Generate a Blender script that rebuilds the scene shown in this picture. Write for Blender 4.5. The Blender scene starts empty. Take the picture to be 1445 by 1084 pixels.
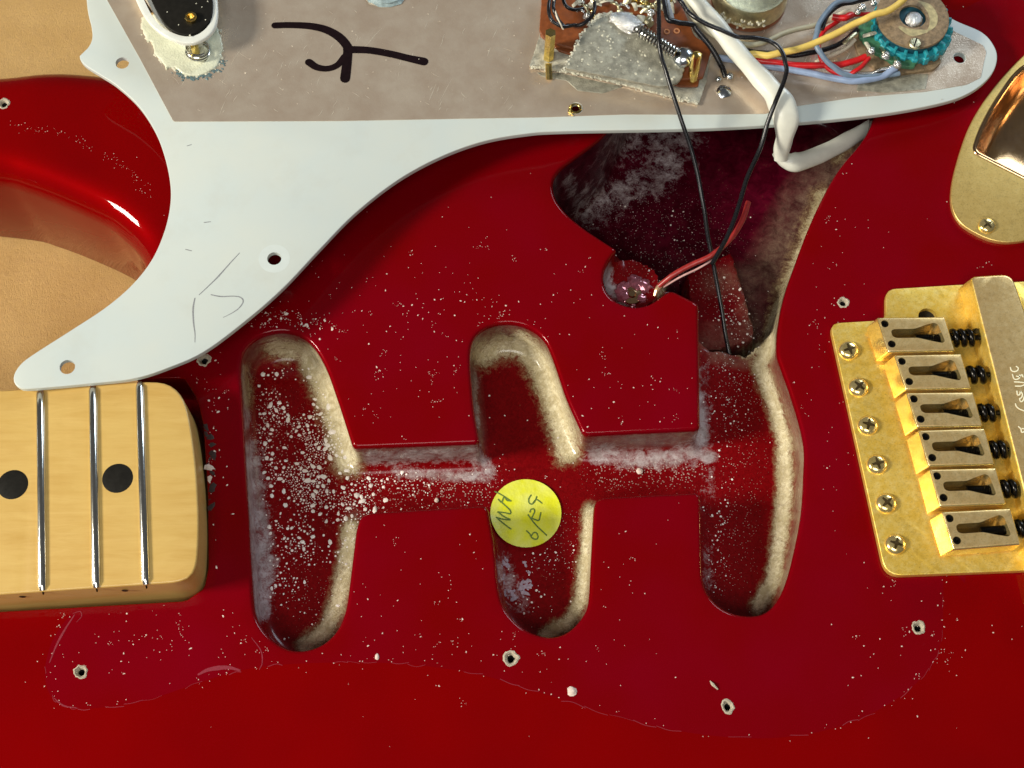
import bpy, math, random
import numpy as np
from mathutils import Vector, Matrix
from mathutils.geometry import delaunay_2d_cdt
random.seed(7); np.random.seed(7)
R = math.radians
S = bpy.context.scene
COL = S.collection
S.unit_settings.scale_length = 0.01          # one unit is one centimetre

# ------------------------------------------------------------------ camera
F = 2200.0; TILT = R(22); DIST = 40.0; W, H = 1445.0, 1084.0
cam = bpy.data.cameras.new('camera'); cam.sensor_width = 36; cam.lens = F / W * 36
cam.clip_start = 0.5; cam.clip_end = 500
co = bpy.data.objects.new('camera', cam); COL.objects.link(co)
co.location = (0, -DIST * math.sin(TILT), DIST * math.cos(TILT)); co.rotation_euler = (TILT, 0, 0)
S.camera = co
# ------------------------------------------------------------------ world, lamps, exposure
wd = bpy.data.worlds.new('World'); S.world = wd; wd.use_nodes = True
bg = wd.node_tree.nodes['Background']; bg.inputs[0].default_value = (0.92, 0.90, 0.86, 1); bg.inputs[1].default_value = 0.085
def area(name, loc, target, sx, sy, power, col):
    l = bpy.data.lights.new(name, 'AREA'); l.shape = 'RECTANGLE'; l.size = sx; l.size_y = sy; l.energy = power; l.color = col
    o = bpy.data.objects.new(name, l); COL.objects.link(o); o.location = loc
    o.rotation_euler = (Vector(target) - Vector(loc)).to_track_quat('-Z', 'Y').to_euler()
    return o
area('window_light', (-128, -26, 88), (0, 0, 0), 32, 28, 300000, (1.0, 0.93, 0.79))
area('second_window_light', (76, 100, 62), (0, 0, 0), 46, 40, 72000, (0.72, 0.86, 1.0))
area('added_fill_light', (-15, -75, 125), (0, 0, 0), 70, 50, 88000, (1.0, 0.97, 0.92))  # added soft fill from above for neck side and rout floors, no seen source
S.view_settings.view_transform = 'Standard'; S.view_settings.look = 'None'
S.view_settings.exposure = 0.0; S.view_settings.gamma = 1.0
S.render.engine = 'CYCLES'

# ------------------------------------------------------------------ pixel <-> place
CT, ST = math.cos(TILT), math.sin(TILT)
CAM = np.array([0, -DIST * ST, DIST * CT])
def ray(px, py):
    a = (px - W / 2) / F; b = (H / 2 - py) / F
    return np.array([a, b * CT + ST, b * ST - CT])
def P(px, py, z=0.0):
    d = ray(px, py); t = (z - CAM[2]) / d[2]; p = CAM + d * t
    return (float(p[0]), float(p[1]), float(p[2]))
def pix(p):
    v = np.atleast_2d(np.asarray(p, float)) - CAM
    f = v[:, 1] * ST - v[:, 2] * CT; u = v[:, 1] * CT + v[:, 2] * ST
    return np.stack([W / 2 + F * v[:, 0] / f, H / 2 - F * u / f], 1)
GA, GB = 0.80, -0.036                          # the lifted pickguard lies on a slightly tilted plane
def gz(x, y, h=0.0): return GA + GB * x + h
def G(px, py, h=0.2):
    d = ray(px, py); t = (GA + h + GB * CAM[0] - CAM[2]) / (d[2] - GB * d[0]); p = CAM + d * t
    return (float(p[0]), float(p[1]), float(p[2]))
CMU = 55.0

# ------------------------------------------------------------------ mesh helpers
def obj(name, V, Fc, mat, parent=None, smooth=True, ang=38, kind=None):
    me = bpy.data.meshes.new(name); me.from_pydata([tuple(v) for v in V], [], Fc); me.update()
    if smooth:
        me.polygons.foreach_set('use_smooth', [True] * len(me.polygons)); me.set_sharp_from_angle(angle=R(ang))
    if mat:
        for m in (mat if isinstance(mat, (list, tuple)) else [mat]): me.materials.append(m)
    o = bpy.data.objects.new(name, me); COL.objects.link(o)
    if parent: o.parent = parent
    if kind: o['kind'] = kind
    return o
def empty(name, label, cat, loc=(0, 0, 0)):
    o = bpy.data.objects.new(name, None); COL.objects.link(o); o['label'] = label; o['category'] = cat
    o.empty_display_size = 0.5
    return o
def resample(pts, step, closed=True):
    p = np.array(pts, float)
    if closed: p = np.vstack([p, p[:1]])
    d = np.sqrt(((p[1:] - p[:-1]) ** 2).sum(1)); s = np.concatenate([[0], np.cumsum(d)])
    n = max(3, int(round(s[-1] / step))); q = np.linspace(0, s[-1], n + 1)
    if closed: q = q[:-1]
    return np.stack([np.interp(q, s, p[:, k]) for k in range(p.shape[1])], 1)
def rounded(pts, r=0.3, n=6):
    """closed polygon whose corners are rounded; a point may carry its own cut length"""
    out = []; N = len(pts)
    for i in range(N):
        p = np.array(pts[i][:2], float); a = np.array(pts[i - 1][:2], float); b = np.array(pts[(i + 1) % N][:2], float)
        rr = pts[i][2] if len(pts[i]) > 2 else r
        la, lb = np.linalg.norm(a - p), np.linalg.norm(b - p)
        if la < 1e-6 or lb < 1e-6: continue
        c0 = p + (a - p) / la * min(rr, la * .5); c1 = p + (b - p) / lb * min(rr, lb * .5)
        for k in range(n + 1):
            t = k / n; out.append((1 - t) ** 2 * c0 + 2 * t * (1 - t) * p + t * t * c1)
    return np.array(out)
def catmull(pts, n=8, closed=False):
    p = [np.array(q, float) for q in pts]; N = len(p); out = []
    rng = range(N) if closed else range(N - 1)
    for i in rng:
        p0 = p[i - 1] if (closed or i > 0) else p[0] * 2 - p[1]
        p1 = p[i]; p2 = p[(i + 1) % N]; p3 = p[(i + 2) % N] if (closed or i + 2 < N) else p2 * 2 - p1
        for k in range(n):
            t = k / n
            out.append(.5 * ((2 * p1) + (-p0 + p2) * t + (2 * p0 - 5 * p1 + 4 * p2 - p3) * t * t + (-p0 + 3 * p1 - 3 * p2 + p3) * t ** 3))
    if not closed: out.append(p[-1])
    return np.array(out)
def sarea(p):
    x, y = p[:, 0], p[:, 1]; return 0.5 * np.sum(x * np.roll(y, -1) - np.roll(x, -1) * y)
def ccw(p): p = np.asarray(p, float); return p if sarea(p) > 0 else p[::-1].copy()
def inset(p, d):
    """move a ccw closed outline inwards by d (d may be an array)"""
    a = np.roll(p, 1, 0); b = np.roll(p, -1, 0)
    e1 = p - a; e2 = b - p
    e1 /= np.linalg.norm(e1, axis=1)[:, None] + 1e-12; e2 /= np.linalg.norm(e2, axis=1)[:, None] + 1e-12
    n1 = np.stack([-e1[:, 1], e1[:, 0]], 1); n2 = np.stack([-e2[:, 1], e2[:, 0]], 1)
    m = n1 + n2; m /= np.linalg.norm(m, axis=1)[:, None] + 1e-12
    c = np.clip((m * n1).sum(1), .6, 1)
    return p + m * (np.asarray(d) / c)[..., None] if np.ndim(d) else p + m * (d / c)[:, None]
def inside(q, poly):
    x, y = q[:, 0], q[:, 1]; r = np.zeros(len(q), bool); n = len(poly)
    for i in range(n):
        x1, y1 = poly[i - 1][:2]; x2, y2 = poly[i][:2]
        if y1 == y2: continue
        c = ((y1 > y) != (y2 > y)) & (x < (x2 - x1) * (y - y1) / (y2 - y1) + x1); r ^= c
    return r
def dist(q, poly, closed=True):
    q = np.asarray(q, float); a = np.asarray(poly, float)
    b = np.roll(a, -1, 0) if closed else a[1:]
    if not closed: a = a[:-1]
    out = np.full(len(q), 1e9)
    for i in range(len(a)):
        e = b[i] - a[i]; L = (e * e).sum() + 1e-12
        t = np.clip(((q - a[i]) @ e) / L, 0, 1); d = q - (a[i] + t[:, None] * e)
        out = np.minimum(out, (d * d).sum(1))
    return np.sqrt(out)
def sd(q, poly):
    d = dist(q, poly); return np.where(inside(np.asarray(q), poly), d, -d)
def cdt(outer, holes=(), extra=(), grid=None, gridtest=None):
    """triangles of a region: returns points, triangles"""
    V = []; E = []
    for loop in [outer] + list(holes):
        s = len(V); V += [tuple(map(float, v[:2])) for v in loop]; n = len(loop)
        E += [(s + i, s + (i + 1) % n) for i in range(n)]
    for pl in extra:
        s = len(V); V += [tuple(map(float, v[:2])) for v in pl]; E += [(s + i, s + i + 1) for i in range(len(pl) - 1)]
    if grid is not None and len(grid): V += [tuple(map(float, g)) for g in grid]
    r = delaunay_2d_cdt([Vector(v) for v in V], E, [], 0, 1e-6, True)
    P2 = np.array([tuple(v) for v in r[0]]); T = np.array([tuple(f) for f in r[2] if len(f) == 3])
    c = P2[T].mean(1); ok = inside(c, outer)
    for h in holes: ok &= ~inside(c, h)
    T = T[ok]
    a = P2[T[:, 1]] - P2[T[:, 0]]; b = P2[T[:, 2]] - P2[T[:, 0]]
    fl = (a[:, 0] * b[:, 1] - a[:, 1] * b[:, 0]) < 0
    T[fl] = T[fl][:, ::-1]
    return P2, T
def gridpts(lo, hi, s, jit=.25):
    xs = np.arange(lo[0], hi[0], s); ys = np.arange(lo[1], hi[1], s)
    g = np.stack(np.meshgrid(xs, ys), -1).reshape(-1, 2)
    return g + (np.random.rand(*g.shape) - .5) * s * jit * 2
class MB:
    def __init__(s): s.V = []; s.F = []; s.M = []
    def add(s, V, Fc, m=0):
        n = len(s.V); s.V += [tuple(map(float, v)) for v in V]; s.F += [tuple(int(i) + n for i in f) for f in Fc]; s.M += [m] * len(Fc); return n
    def rings(s, rings, closed=True, flip=False, m=0):
        n = len(rings[0]); V = [v for r in rings for v in r]; Fc = []
        for k in range(len(rings) - 1):
            for i in range(n if closed else n - 1):
                a = k * n + i; b = k * n + (i + 1) % n; f = (a, b, b + n, a + n)
                Fc.append(f[::-1] if flip else f)
        return s.add(V, Fc, m)
    def build(s, name, mat, parent=None, smooth=True, ang=38, kind=None, weld=True):
        o = obj(name, s.V, s.F, mat, parent, smooth, ang, kind)
        if any(s.M): o.data.polygons.foreach_set('material_index', s.M)
        if weld:
            import bmesh
            bm = bmesh.new(); bm.from_mesh(o.data); bmesh.ops.remove_doubles(bm, verts=bm.verts, dist=1e-4); bm.to_mesh(o.data); bm.free()
            if smooth: o.data.set_sharp_from_angle(angle=R(ang))
        return o
def zof(z): return z if callable(z) else (lambda x, y: z)
def slab(outline, ztop, zbot, bev=0.02, holes=(), mb=None, lower=None, grid=None, m=0, steps=3):
    """solid plate with rounded upper edge and through holes"""
    mb = mb or MB(); o = ccw(outline); zt, zb = zof(ztop), zof(zbot)
    top = inset(o, bev); hs = [ccw(h)[::-1] for h in holes]
    def ring(p, f, dz=0): return [(x, y, f(x, y) + dz) for x, y in p]
    g = None
    if grid:
        g = gridpts(top.min(0), top.max(0), grid); g = g[sd(g, top) > grid * .4]
        for h in hs: g = g[(~inside(g, h)) & (dist(g, h) > grid * .3)]
    P2, T = cdt(top, hs, grid=g)
    mb.add([(x, y, zt(x, y)) for x, y in P2], T.tolist(), m)
    rs = [ring(inset(o, bev * (1 - math.sin(a))) if bev else o, zt, -bev * (1 - math.cos(a))) for a in np.linspace(0, math.pi / 2, steps + 1)]
    low = o if lower is None else ccw(lower)
    rs.append(ring(low, zb)); mb.rings(rs, flip=True, m=m)
    P3, T3 = (cdt(low, hs)) if len(hs) or lower is not None else cdt(low)
    mb.add([(x, y, zb(x, y)) for x, y in P3], T3[:, ::-1].tolist(), m)
    for h in hs: mb.rings([ring(h, zt), ring(h, zb)], flip=True, m=m)
    return mb
def frames(pts):
    pts = np.array(pts, float); t = np.gradient(pts, axis=0); t /= np.linalg.norm(t, axis=1)[:, None] + 1e-12
    up = np.array([0, 0, 1.0]) if abs(t[0][2]) < .9 else np.array([1.0, 0, 0])
    n = np.cross(t[0], up); n /= np.linalg.norm(n); N = []; B = []
    for k in range(len(pts)):
        n = n - t[k] * n.dot(t[k]); n /= np.linalg.norm(n) + 1e-12; N.append(n.copy()); B.append(np.cross(t[k], n))
    return pts, np.array(N), np.array(B)
def tube(mb, path, r, seg=10, cap=True, flat=1.0, m=0, ud=None):
    p, N, B = frames(path); n = len(p); r = np.full(n, r) if np.ndim(r) == 0 else np.interp(np.linspace(0, 1, n), np.linspace(0, 1, len(r)), r)
    if ud is not None:
        B = np.tile(np.array(ud, float), (n, 1)); t = np.gradient(p, axis=0); t /= np.linalg.norm(t, axis=1)[:, None]
        N = np.cross(B, t); N /= np.linalg.norm(N, axis=1)[:, None]; B = np.cross(t, N)
    rs = []
    for k in range(n):
        rs.append([p[k] + r[k] * (math.cos(a) * N[k] + flat * math.sin(a) * B[k]) for a in np.linspace(0, 2 * math.pi, seg, endpoint=False)])
    s = mb.rings(rs, m=m)
    if cap:
        c0 = mb.add([p[0], p[-1]], [], m)
        for i in range(seg):
            mb.F.append((s + (i + 1) % seg, s + i, c0)); mb.M.append(m)
            e = s + (n - 1) * seg; mb.F.append((e + i, e + (i + 1) % seg, c0 + 1)); mb.M.append(m)
    return mb
def lathe(mb, prof, c, axis=(0, 0, 1), seg=24, m=0):
    q = Vector((0, 0, 1)).rotation_difference(Vector(axis)).to_matrix(); rs = []
    for r, z in prof:
        rs.append([tuple(Vector(c) + q @ Vector((r * math.cos(a), r * math.sin(a), z))) for a in np.linspace(0, 2 * math.pi, seg, endpoint=False)])
    mb.rings(rs, flip=False, m=m); return mb
def helix(c0, c1, rad, turns, n=14, taper=None):
    c0, c1 = np.array(c0, float), np.array(c1, float); d = c1 - c0; L = np.linalg.norm(d); d /= L
    u = np.cross(d, [0, 0, 1.0])
    if np.linalg.norm(u) < 1e-3: u = np.array([1.0, 0, 0])
    u /= np.linalg.norm(u); v = np.cross(d, u); N = int(turns * n); out = []
    for k in range(N + 1):
        t = k / N; a = 2 * math.pi * turns * t; rr = rad if taper is None else rad * (1 + (taper - 1) * t)
        out.append(c0 + d * L * t + rr * (math.cos(a) * u + math.sin(a) * v))
    return np.array(out)
def circle(c, r, n=20, ry=None, rot=0):
    ry = ry or r; a = np.linspace(0, 2 * math.pi, n, endpoint=False); x, y = r * np.cos(a), ry * np.sin(a)
    return np.stack([c[0] + x * math.cos(rot) - y * math.sin(rot), c[1] + x * math.sin(rot) + y * math.cos(rot)], 1)
def blob(mb, c, r, flat=.5, seed=None, rough=.25, m=0, big=False, sx=1., rot=0.):
    rr = random.Random(seed if seed is not None else random.random()); nl, ns = (5, 10) if big else (2, 6); V = []; Fc = []
    for i in range(1, nl + 1):
        th = math.pi / 2 * i / nl
        for j in range(ns):
            a = 2 * math.pi * j / ns; q = r * math.sin(th) * (1 + rough * (rr.random() - .5) * 2)
            x, y = q * math.cos(a) * sx, q * math.sin(a)
            V.append((c[0] + x * math.cos(rot) - y * math.sin(rot), c[1] + x * math.sin(rot) + y * math.cos(rot), c[2] + r * flat * math.cos(th)))
    V.append((c[0], c[1], c[2] + r * flat)); T = len(V) - 1
    for j in range(ns):
        Fc.append((T, j, (j + 1) % ns))
        for i in range(nl - 1): Fc.append((i * ns + j, (i + 1) * ns + j, (i + 1) * ns + (j + 1) % ns, i * ns + (j + 1) % ns))
    mb.add(V, Fc, m); return mb
def ribbon(mb, path, w, zf, m=0, n=8):
    """flat pen stroke with round ends lying on a surface; path are xy points"""
    p = catmull(path, n); t = np.gradient(p, axis=0); t /= np.linalg.norm(t, axis=1)[:, None] + 1e-12
    nn = np.stack([-t[:, 1], t[:, 0]], 1); w = np.interp(np.linspace(0, 1, len(p)), np.linspace(0, 1, np.size(w)), np.atleast_1d(w)) / 2
    L = []; Rr = []
    for k in range(len(p)):
        L.append(p[k] + nn[k] * w[k]); Rr.append(p[k] - nn[k] * w[k])
    a = [(x, y, zf(x, y)) for x, y in L]; b = [(x, y, zf(x, y)) for x, y in Rr]
    mb.rings([b, a], closed=False, m=m)
    for e, s in ((0, -1), (-1, 1)):
        c = p[e]; a0 = math.atan2(nn[e][1], nn[e][0]); arc = [c + w[e] * np.array([math.cos(a0 - s * q), math.sin(a0 - s * q)]) for q in np.linspace(0, math.pi, 7)]
        V = [(x, y, zf(x, y)) for x, y in [c] + arc]; Fc = [(0, i, i + 1) if s < 0 else (0, i + 1, i) for i in range(1, 7)]
        mb.add(V, Fc, m)
    return mb
def pxy(l, z=0): return [P(a[0], a[1], z)[:2] + tuple(a[2:]) for a in l]
def gxy(l, h=.2): return [G(a[0], a[1], h)[:2] + tuple(a[2:]) for a in l]

# ------------------------------------------------------------------ materials
class NT:
    def __init__(s, name):
        s.m = bpy.data.materials.new(name); s.m.use_nodes = True; s.t = s.m.node_tree; s.b = s.t.nodes['Principled BSDF']
        s.tc = s.n('ShaderNodeTexCoord').outputs['Object']
    def n(s, ty, **k):
        o = s.t.nodes.new(ty)
        for a, v in k.items(): setattr(o, a, v)
        return o
    def l(s, a, b): s.t.links.new(a, b)
    def noise(s, scale, detail=3, rough=.55, vec=None, dist=0):
        o = s.n('ShaderNodeTexNoise'); o.inputs['Scale'].default_value = scale; o.inputs['Detail'].default_value = detail
        o.inputs['Roughness'].default_value = rough; o.inputs['Distortion'].default_value = dist; s.l(vec or s.tc, o.inputs['Vector']); return o.outputs['Fac']
    def map(s, sc=(1, 1, 1), rot=(0, 0, 0)):
        o = s.n('ShaderNodeMapping'); o.inputs['Scale'].default_value = sc; o.inputs['Rotation'].default_value = rot; s.l(s.tc, o.inputs['Vector']); return o.outputs[0]
    def ramp(s, f, a, b, c0=0., c1=1.):
        o = s.n('ShaderNodeMapRange'); o.inputs['From Min'].default_value = a; o.inputs['From Max'].default_value = b
        o.inputs['To Min'].default_value = c0; o.inputs['To Max'].default_value = c1; s.l(f, o.inputs['Value']); return o.outputs[0]
    def math(s, op, a, b=0.):
        o = s.n('ShaderNodeMath', operation=op)
        for i, v in enumerate((a, b)):
            if isinstance(v, (int, float)): o.inputs[i].default_value = v
            else: s.l(v, o.inputs[i])
        return o.outputs[0]
    def mix(s, f, a, b):
        o = s.n('ShaderNodeMix', data_type='RGBA')
        for i, v in ((0, f), (6, a), (7, b)):
            if isinstance(v, (int, float)): o.inputs[i].default_value = v
            elif isinstance(v, tuple): o.inputs[i].default_value = v + (1,)
            else: s.l(v, o.inputs[i])
        return o.outputs[2]
    def attr(s, name): o = s.n('ShaderNodeAttribute'); o.attribute_name = name; return o.outputs['Fac']
    def bump(s, h, dist, st=1.0):
        o = s.n('ShaderNodeBump'); o.inputs['Distance'].default_value = dist; o.inputs['Strength'].default_value = st; s.l(h, o.inputs['Height'])
        s.l(o.outputs[0], s.b.inputs['Normal']); return o
    def set(s, **k):
        for a, v in k.items():
            i = s.b.inputs[a.replace('_', ' ')]
            if isinstance(v, (int, float)): i.default_value = v
            elif isinstance(v, tuple): i.default_value = v + (1,)
            else: s.l(v, i)
        return s
def plain(name, col, rough=.4, metal=0., var=.12, scale=4., bump=0., **k):
    t = NT(name); n = t.noise(scale, 4)
    t.set(Base_Color=t.mix(t.ramp(n, .3, .7), tuple(c * (1 - var) for c in col), tuple(min(1, c * (1 + var)) for c in col)),
          Roughness=t.ramp(t.noise(scale * 3, 3), .3, .7, rough * .85, min(1, rough * 1.2)), Metallic=metal, **k)
    if bump: t.bump(t.noise(scale * 6, 4), bump)
    return t.m
M = {}
def paint(name, film):
    t = NT(name)
    big = t.ramp(t.noise(.35, 2), .3, .7); fine = t.noise(38, 2, .7)
    if film: c = t.mix(big, (.172, .0, .0006), (.183, .0, .005))
    else: c = t.mix(big, (.205, .0, .0), (.18, .0, .0004))
    c = t.mix(t.ramp(fine, .55, .8, 0, .3), c, (.36, .0, .02))
    sm = t.noise(5, 6, .75, dist=.6)
    if film:
        c = t.mix(t.ramp(sm, .66, .9, 0, .2), c, (.32, .03, .05))
    t.set(Base_Color=c, Metallic=.12, Roughness=.45, Specular_IOR_Level=.0, Coat_IOR=1.26, Coat_Weight=1.0, Coat_Roughness=.05 if not film else t.ramp(t.noise(3, 5, .7), .35, .7, .07, .16))
    t.bump(t.noise(30, 2), .0006); return t.m
M['paint'] = paint('metallic red lacquer', False)
M['paint_film'] = paint('dulled red lacquer', True)
def cavity_mat():
    t = NT('red overspray on bare wood')
    n1 = t.noise(2.2, 6, .7, dist=.5); n2 = t.noise(9, 6, .75, dist=1.2); n3 = t.noise(26, 5, .75)
    n0 = t.noise(3.3, 3, .6, dist=.8)
    red = t.mix(t.ramp(n2, .35, .7), (.13, .0, .001), (.23, .001, .003))
    red = t.mix(t.attr('ctrl_shade'), red, t.mix(t.ramp(n0, .35, .65), (.040, .0, .005), (.085, .002, .012)))
    cream = t.mix(t.ramp(n2, .3, .7), (.66, .55, .30), (.95, .88, .64)); cream = t.mix(t.ramp(n0, .42, .62, 0, .6), cream, (.40, .32, .16)); cream = t.mix(t.ramp(n3, .60, .74, 0, .7), cream, (.14, .10, .04))
    hz = t.mix(t.ramp(n1, .35, .7), (.26, .23, .22), (.72, .70, .71))
    ca = t.attr('cream'); ha = t.attr('haze_sheen'); ba = t.attr('bare'); sp = t.attr('speck')
    ns = t.math('ADD', t.math('ADD', t.math('MULTIPLY', n2, .8), t.math('MULTIPLY', n3, .35)), t.math('MULTIPLY', t.math('SUBTRACT', n0, .35), .8))       # about .7
    fc = t.ramp(t.math('SUBTRACT', t.math('ADD', ca, ns), 1.22), 0, .40); fz = t.ramp(t.math('ADD', ca, t.math('MULTIPLY', t.math('SUBTRACT', ns, .7), 1.2)), .22, .75)
    fh = t.ramp(t.math('SUBTRACT', t.math('ADD', ha, t.math('ADD', t.math('ADD', t.math('MULTIPLY', n3, .6), t.math('MULTIPLY', t.math('SUBTRACT', n0, .5), 1.3)), t.math('MULTIPLY', n2, 1.1))), 1.42), 0, .5)
    fb = t.math('MULTIPLY', ba, t.ramp(ns, .5, .95, .2, 1))
    c = t.mix(fb, red, t.mix(t.ramp(n1, .3, .7), (.10, .055, .045), (.33, .26, .18)))
    c = t.mix(t.math('MULTIPLY', fh, .7), c, hz); c = t.mix(t.math('MULTIPLY', fz, .9), c, t.mix(t.ramp(n2, .3, .7), (.15, .085, .040), (.36, .26, .13))); c = t.mix(fc, c, cream)
    vo = t.n('ShaderNodeTexVoronoi'); vo.inputs['Scale'].default_value = 15; t.l(t.tc, vo.inputs['Vector'])
    wn = t.n('ShaderNodeTexNoise'); 
    dot = t.math('LESS_THAN', vo.outputs['Distance'], t.math('MULTIPLY', sp, .33))
    c = t.mix(t.math('MULTIPLY', dot, t.ramp(n3, .35, .6, .25, .8)), c, (.62, .52, .45))
    t.set(Base_Color=c, Roughness=t.ramp(t.math('MAXIMUM', fc, fh), 0, 1, .42, .65), Specular_IOR_Level=.04, Coat_Weight=t.ramp(t.math('MAXIMUM', fc, fh), 0, 1, .7, 1.0), Coat_IOR=t.ramp(fc, 0, 1, 1.32, 1.45), Coat_Roughness=t.ramp(n2, .3, .7, .08, .22))
    t.bump(t.math('ADD', t.math('MULTIPLY', n2, t.math('ADD', .35, fc)), t.math('MULTIPLY', n3, .35)), .024)
    return t.m
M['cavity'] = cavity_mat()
def maple():
    t = NT('lacquered maple'); v = t.map((.22, 1.6, 1), (0, 0, R(14))); g = t.noise(2.6, 6, .65, v, .8); f = t.noise(14, 4, .7, t.map((.12, 2.2, 1), (0, 0, R(4))))
    c = t.mix(t.ramp(g, .3, .72), (.64, .425, .135), (.53, .32, .08)); c = t.mix(t.ramp(f, .5, .8, 0, .25), c, (.38, .20, .05))
    c = t.mix(t.ramp(t.noise(.5, 3), .35, .7, 0, .5), c, (.66, .46, .145))
    t.set(Base_Color=c, Roughness=.36, Coat_Weight=.25, Coat_Roughness=.2); t.bump(f, .003); return t.m
M['maple'] = maple()
def kraft():
    t = NT('brown packing paper'); a = t.noise(.5, 4); b = t.noise(5, 6, .75); f = t.noise(30, 4, .8, t.map((1, .4, 1)))
    c = t.mix(t.ramp(a, .3, .7), (.46, .275, .085), (.56, .35, .125)); c = t.mix(t.ramp(b, .42, .75, 0, .5), c, (.42, .25, .10))
    c = t.mix(t.ramp(f, .55, .8, 0, .4), c, (.66, .47, .26))
    t.set(Base_Color=c, Roughness=.7); t.bump(t.math('ADD', b, f), .03); return t.m
M['kraft'] = kraft()
def white_guard():
    t = NT('white pickguard plastic'); s1 = t.noise(.6, 4); s2 = t.noise(7, 6, .8, dist=1)
    c = t.mix(t.ramp(s1, .35, .7), (.555, .62, .60), (.585, .63, .585)); c = t.mix(t.ramp(s2, .66, .82, 0, .35), c, (.42, .42, .38)); c = t.mix(t.ramp(t.noise(.7, 5, .7), .52, .72, 0, .16), c, (.46, .44, .36))
    t.set(Base_Color=c, Roughness=.42); return t.m
M['guard'] = white_guard()
def foil():
    t = NT('dull aluminium shield'); n1 = t.noise(1.2, 5, .65)
    sc = t.noise(3.2, 6, .75, t.map((4.5, .35, 1), (0, 0, R(-24))), .4); sc2 = t.noise(3, 5, .7, t.map((.4, 5, 1), (0, 0, R(-38))), .3); sp = t.noise(22, 3, .7)
    c = t.mix(t.ramp(n1, .35, .65), (.78, .63, .49), (.88, .75, .60))
    w = t.math('MAXIMUM', t.ramp(sc, .68, .74), t.math('MAXIMUM', t.ramp(sc2, .70, .76), t.ramp(sp, .72, .76)))
    w = t.math('MULTIPLY', w, t.ramp(t.noise(.8, 3), .4, .65, .0, .6)); c = t.mix(w, c, (.86, .80, .66))
    t.set(Base_Color=c, Metallic=t.ramp(w, 0, 1, .66, .3), Roughness=t.ramp(t.math('ADD', n1, w), .3, 1, .16, .36)); t.bump(t.math('ADD', sp, t.noise(1.1, 2)), .004); return t.m
M['foil'] = foil()
def gold(name, c0, c1, r0, r1, worn=(.66, .58, .42), wa=.6, met=1.0):
    t = NT(name); n = t.noise(1.5, 5, .65); f = t.noise(20, 5, .75); f2 = t.noise(6, 5, .7)
    c = t.mix(t.ramp(n, .35, .65), c0, c1); c = t.mix(t.ramp(f2, .45, .7, 0, wa), c, worn); c = t.mix(t.ramp(f, .5, .70, 0, .55), c, tuple(v * .42 for v in c0)); c = t.mix(t.ramp(t.noise(3.5, 6, .75), .52, .68, 0, .4), c, tuple(v * .5 for v in c0))
    t.set(Base_Color=c, Metallic=met, Roughness=t.ramp(t.math('ADD', t.math('MULTIPLY', f2, .6), t.math('MULTIPLY', f, .4)), .3, .7, r0, r1)); t.bump(f, .002); return t.m
M['gold'] = gold('worn brushed gold plate', (1.0, .66, .10), (1.0, .72, .16), .26, .44, (1.0, .82, .34), .5, .62)
M['gold_worn'] = gold('pale worn gold plate', (.92, .64, .27), (.95, .68, .30), .28, .42, (.95, .74, .40), .5, .78)
M['gold_plate'] = gold('tarnished gold jack plate', (.88, .62, .20), (.92, .66, .22), .34, .44, (.90, .68, .28), .3, .75)
M['gold_shine'] = gold('polished gold', (1.0, .76, .26), (1.0, .80, .38), .14, .24, (1.0, .88, .5), .3, .85)
M['brass'] = gold('brass', (.85, .62, .16), (.80, .62, .25), .15, .28, (.8, .7, .4), .3)
M['copper'] = gold('polished coppery gold bowl', (.80, .50, .24), (.72, .46, .26), .10, .22, (.6, .42, .25), .3)
M['steel'] = plain('nickel fret wire', (.72, .72, .68), .17, 1.0, .05, 8)
M['tin'] = plain('dull tin', (.64, .59, .38), .32, 1.0, .22, 6, .01)
M['solder'] = plain('solder', (.78, .78, .76), .18, 1.0, .1, 12, .02)
M['zinc'] = plain('blue zinc plated screw', (.62, .68, .74), .2, 1.0, .1, 9)
M['dusty_metal'] = plain('dusty grey metal', (.36, .35, .28), .5, .45, .35, 5, .02)
M['dusty_clear'] = plain('dusty base plate', (.52, .51, .42), .42, .4, .35, 6, .02)
M['crust'] = plain('pale wax crust', (.72, .70, .56), .5, 0, .15, 10, .03)
M['wax'] = plain('pale waxy residue', (.66, .68, .52), .38, 0, .12, 3, .02, Coat_Weight=.4)
M['phenolic'] = plain('red brown phenolic board', (.20, .055, .014), .42, 0, .25, 5, .004)
M['disc'] = plain('brown fibre disc', (.27, .19, .105), .5, .1, .35, 9, .02)
M['teal'] = plain('teal plastic', (.02, .30, .36), .35, 0, .3, 5, .01)
M['teal_dark'] = plain('dark teal recess', (.005, .06, .09), .4, 0, .2, 5)
M['green'] = plain('green solder mask', (.05, .17, .09), .35, 0, .4, 6, .01)
M['black'] = plain('black plastic', (.012, .011, .009), .4, 0, .2, 6, 0, Specular_IOR_Level=.2)
M['black_wire'] = plain('black wire insulation', (.008, .008, .010), .28, 0, .2, 6)
M['black_metal'] = plain('blackened steel', (.018, .016, .014), .22, .8, .2, 6)
M['hole'] = plain('dark hole', (.006, .005, .004), .8, 0, .1, 6)
M['marker'] = plain('black marker ink', (.008, .003, .004), .5, 0, .3, 8, 0, Specular_IOR_Level=.12)
M['pencil'] = plain('pencil line', (.25, .26, .27), .5, 0, .3, 30)
M['ink'] = plain('pen ink', (.12, .20, .04), .5, 0, .3, 20)
M['wood'] = plain('torn bare wood', (.60, .53, .40), .7, 0, .25, 18, .03)
M['dust'] = plain('pale dust', (.70, .58, .50), .8, 0, .15, 20)
M['film_dust'] = plain('grey pink dust', (.22, .012, .028), .8, 0, .2, 20)
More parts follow.
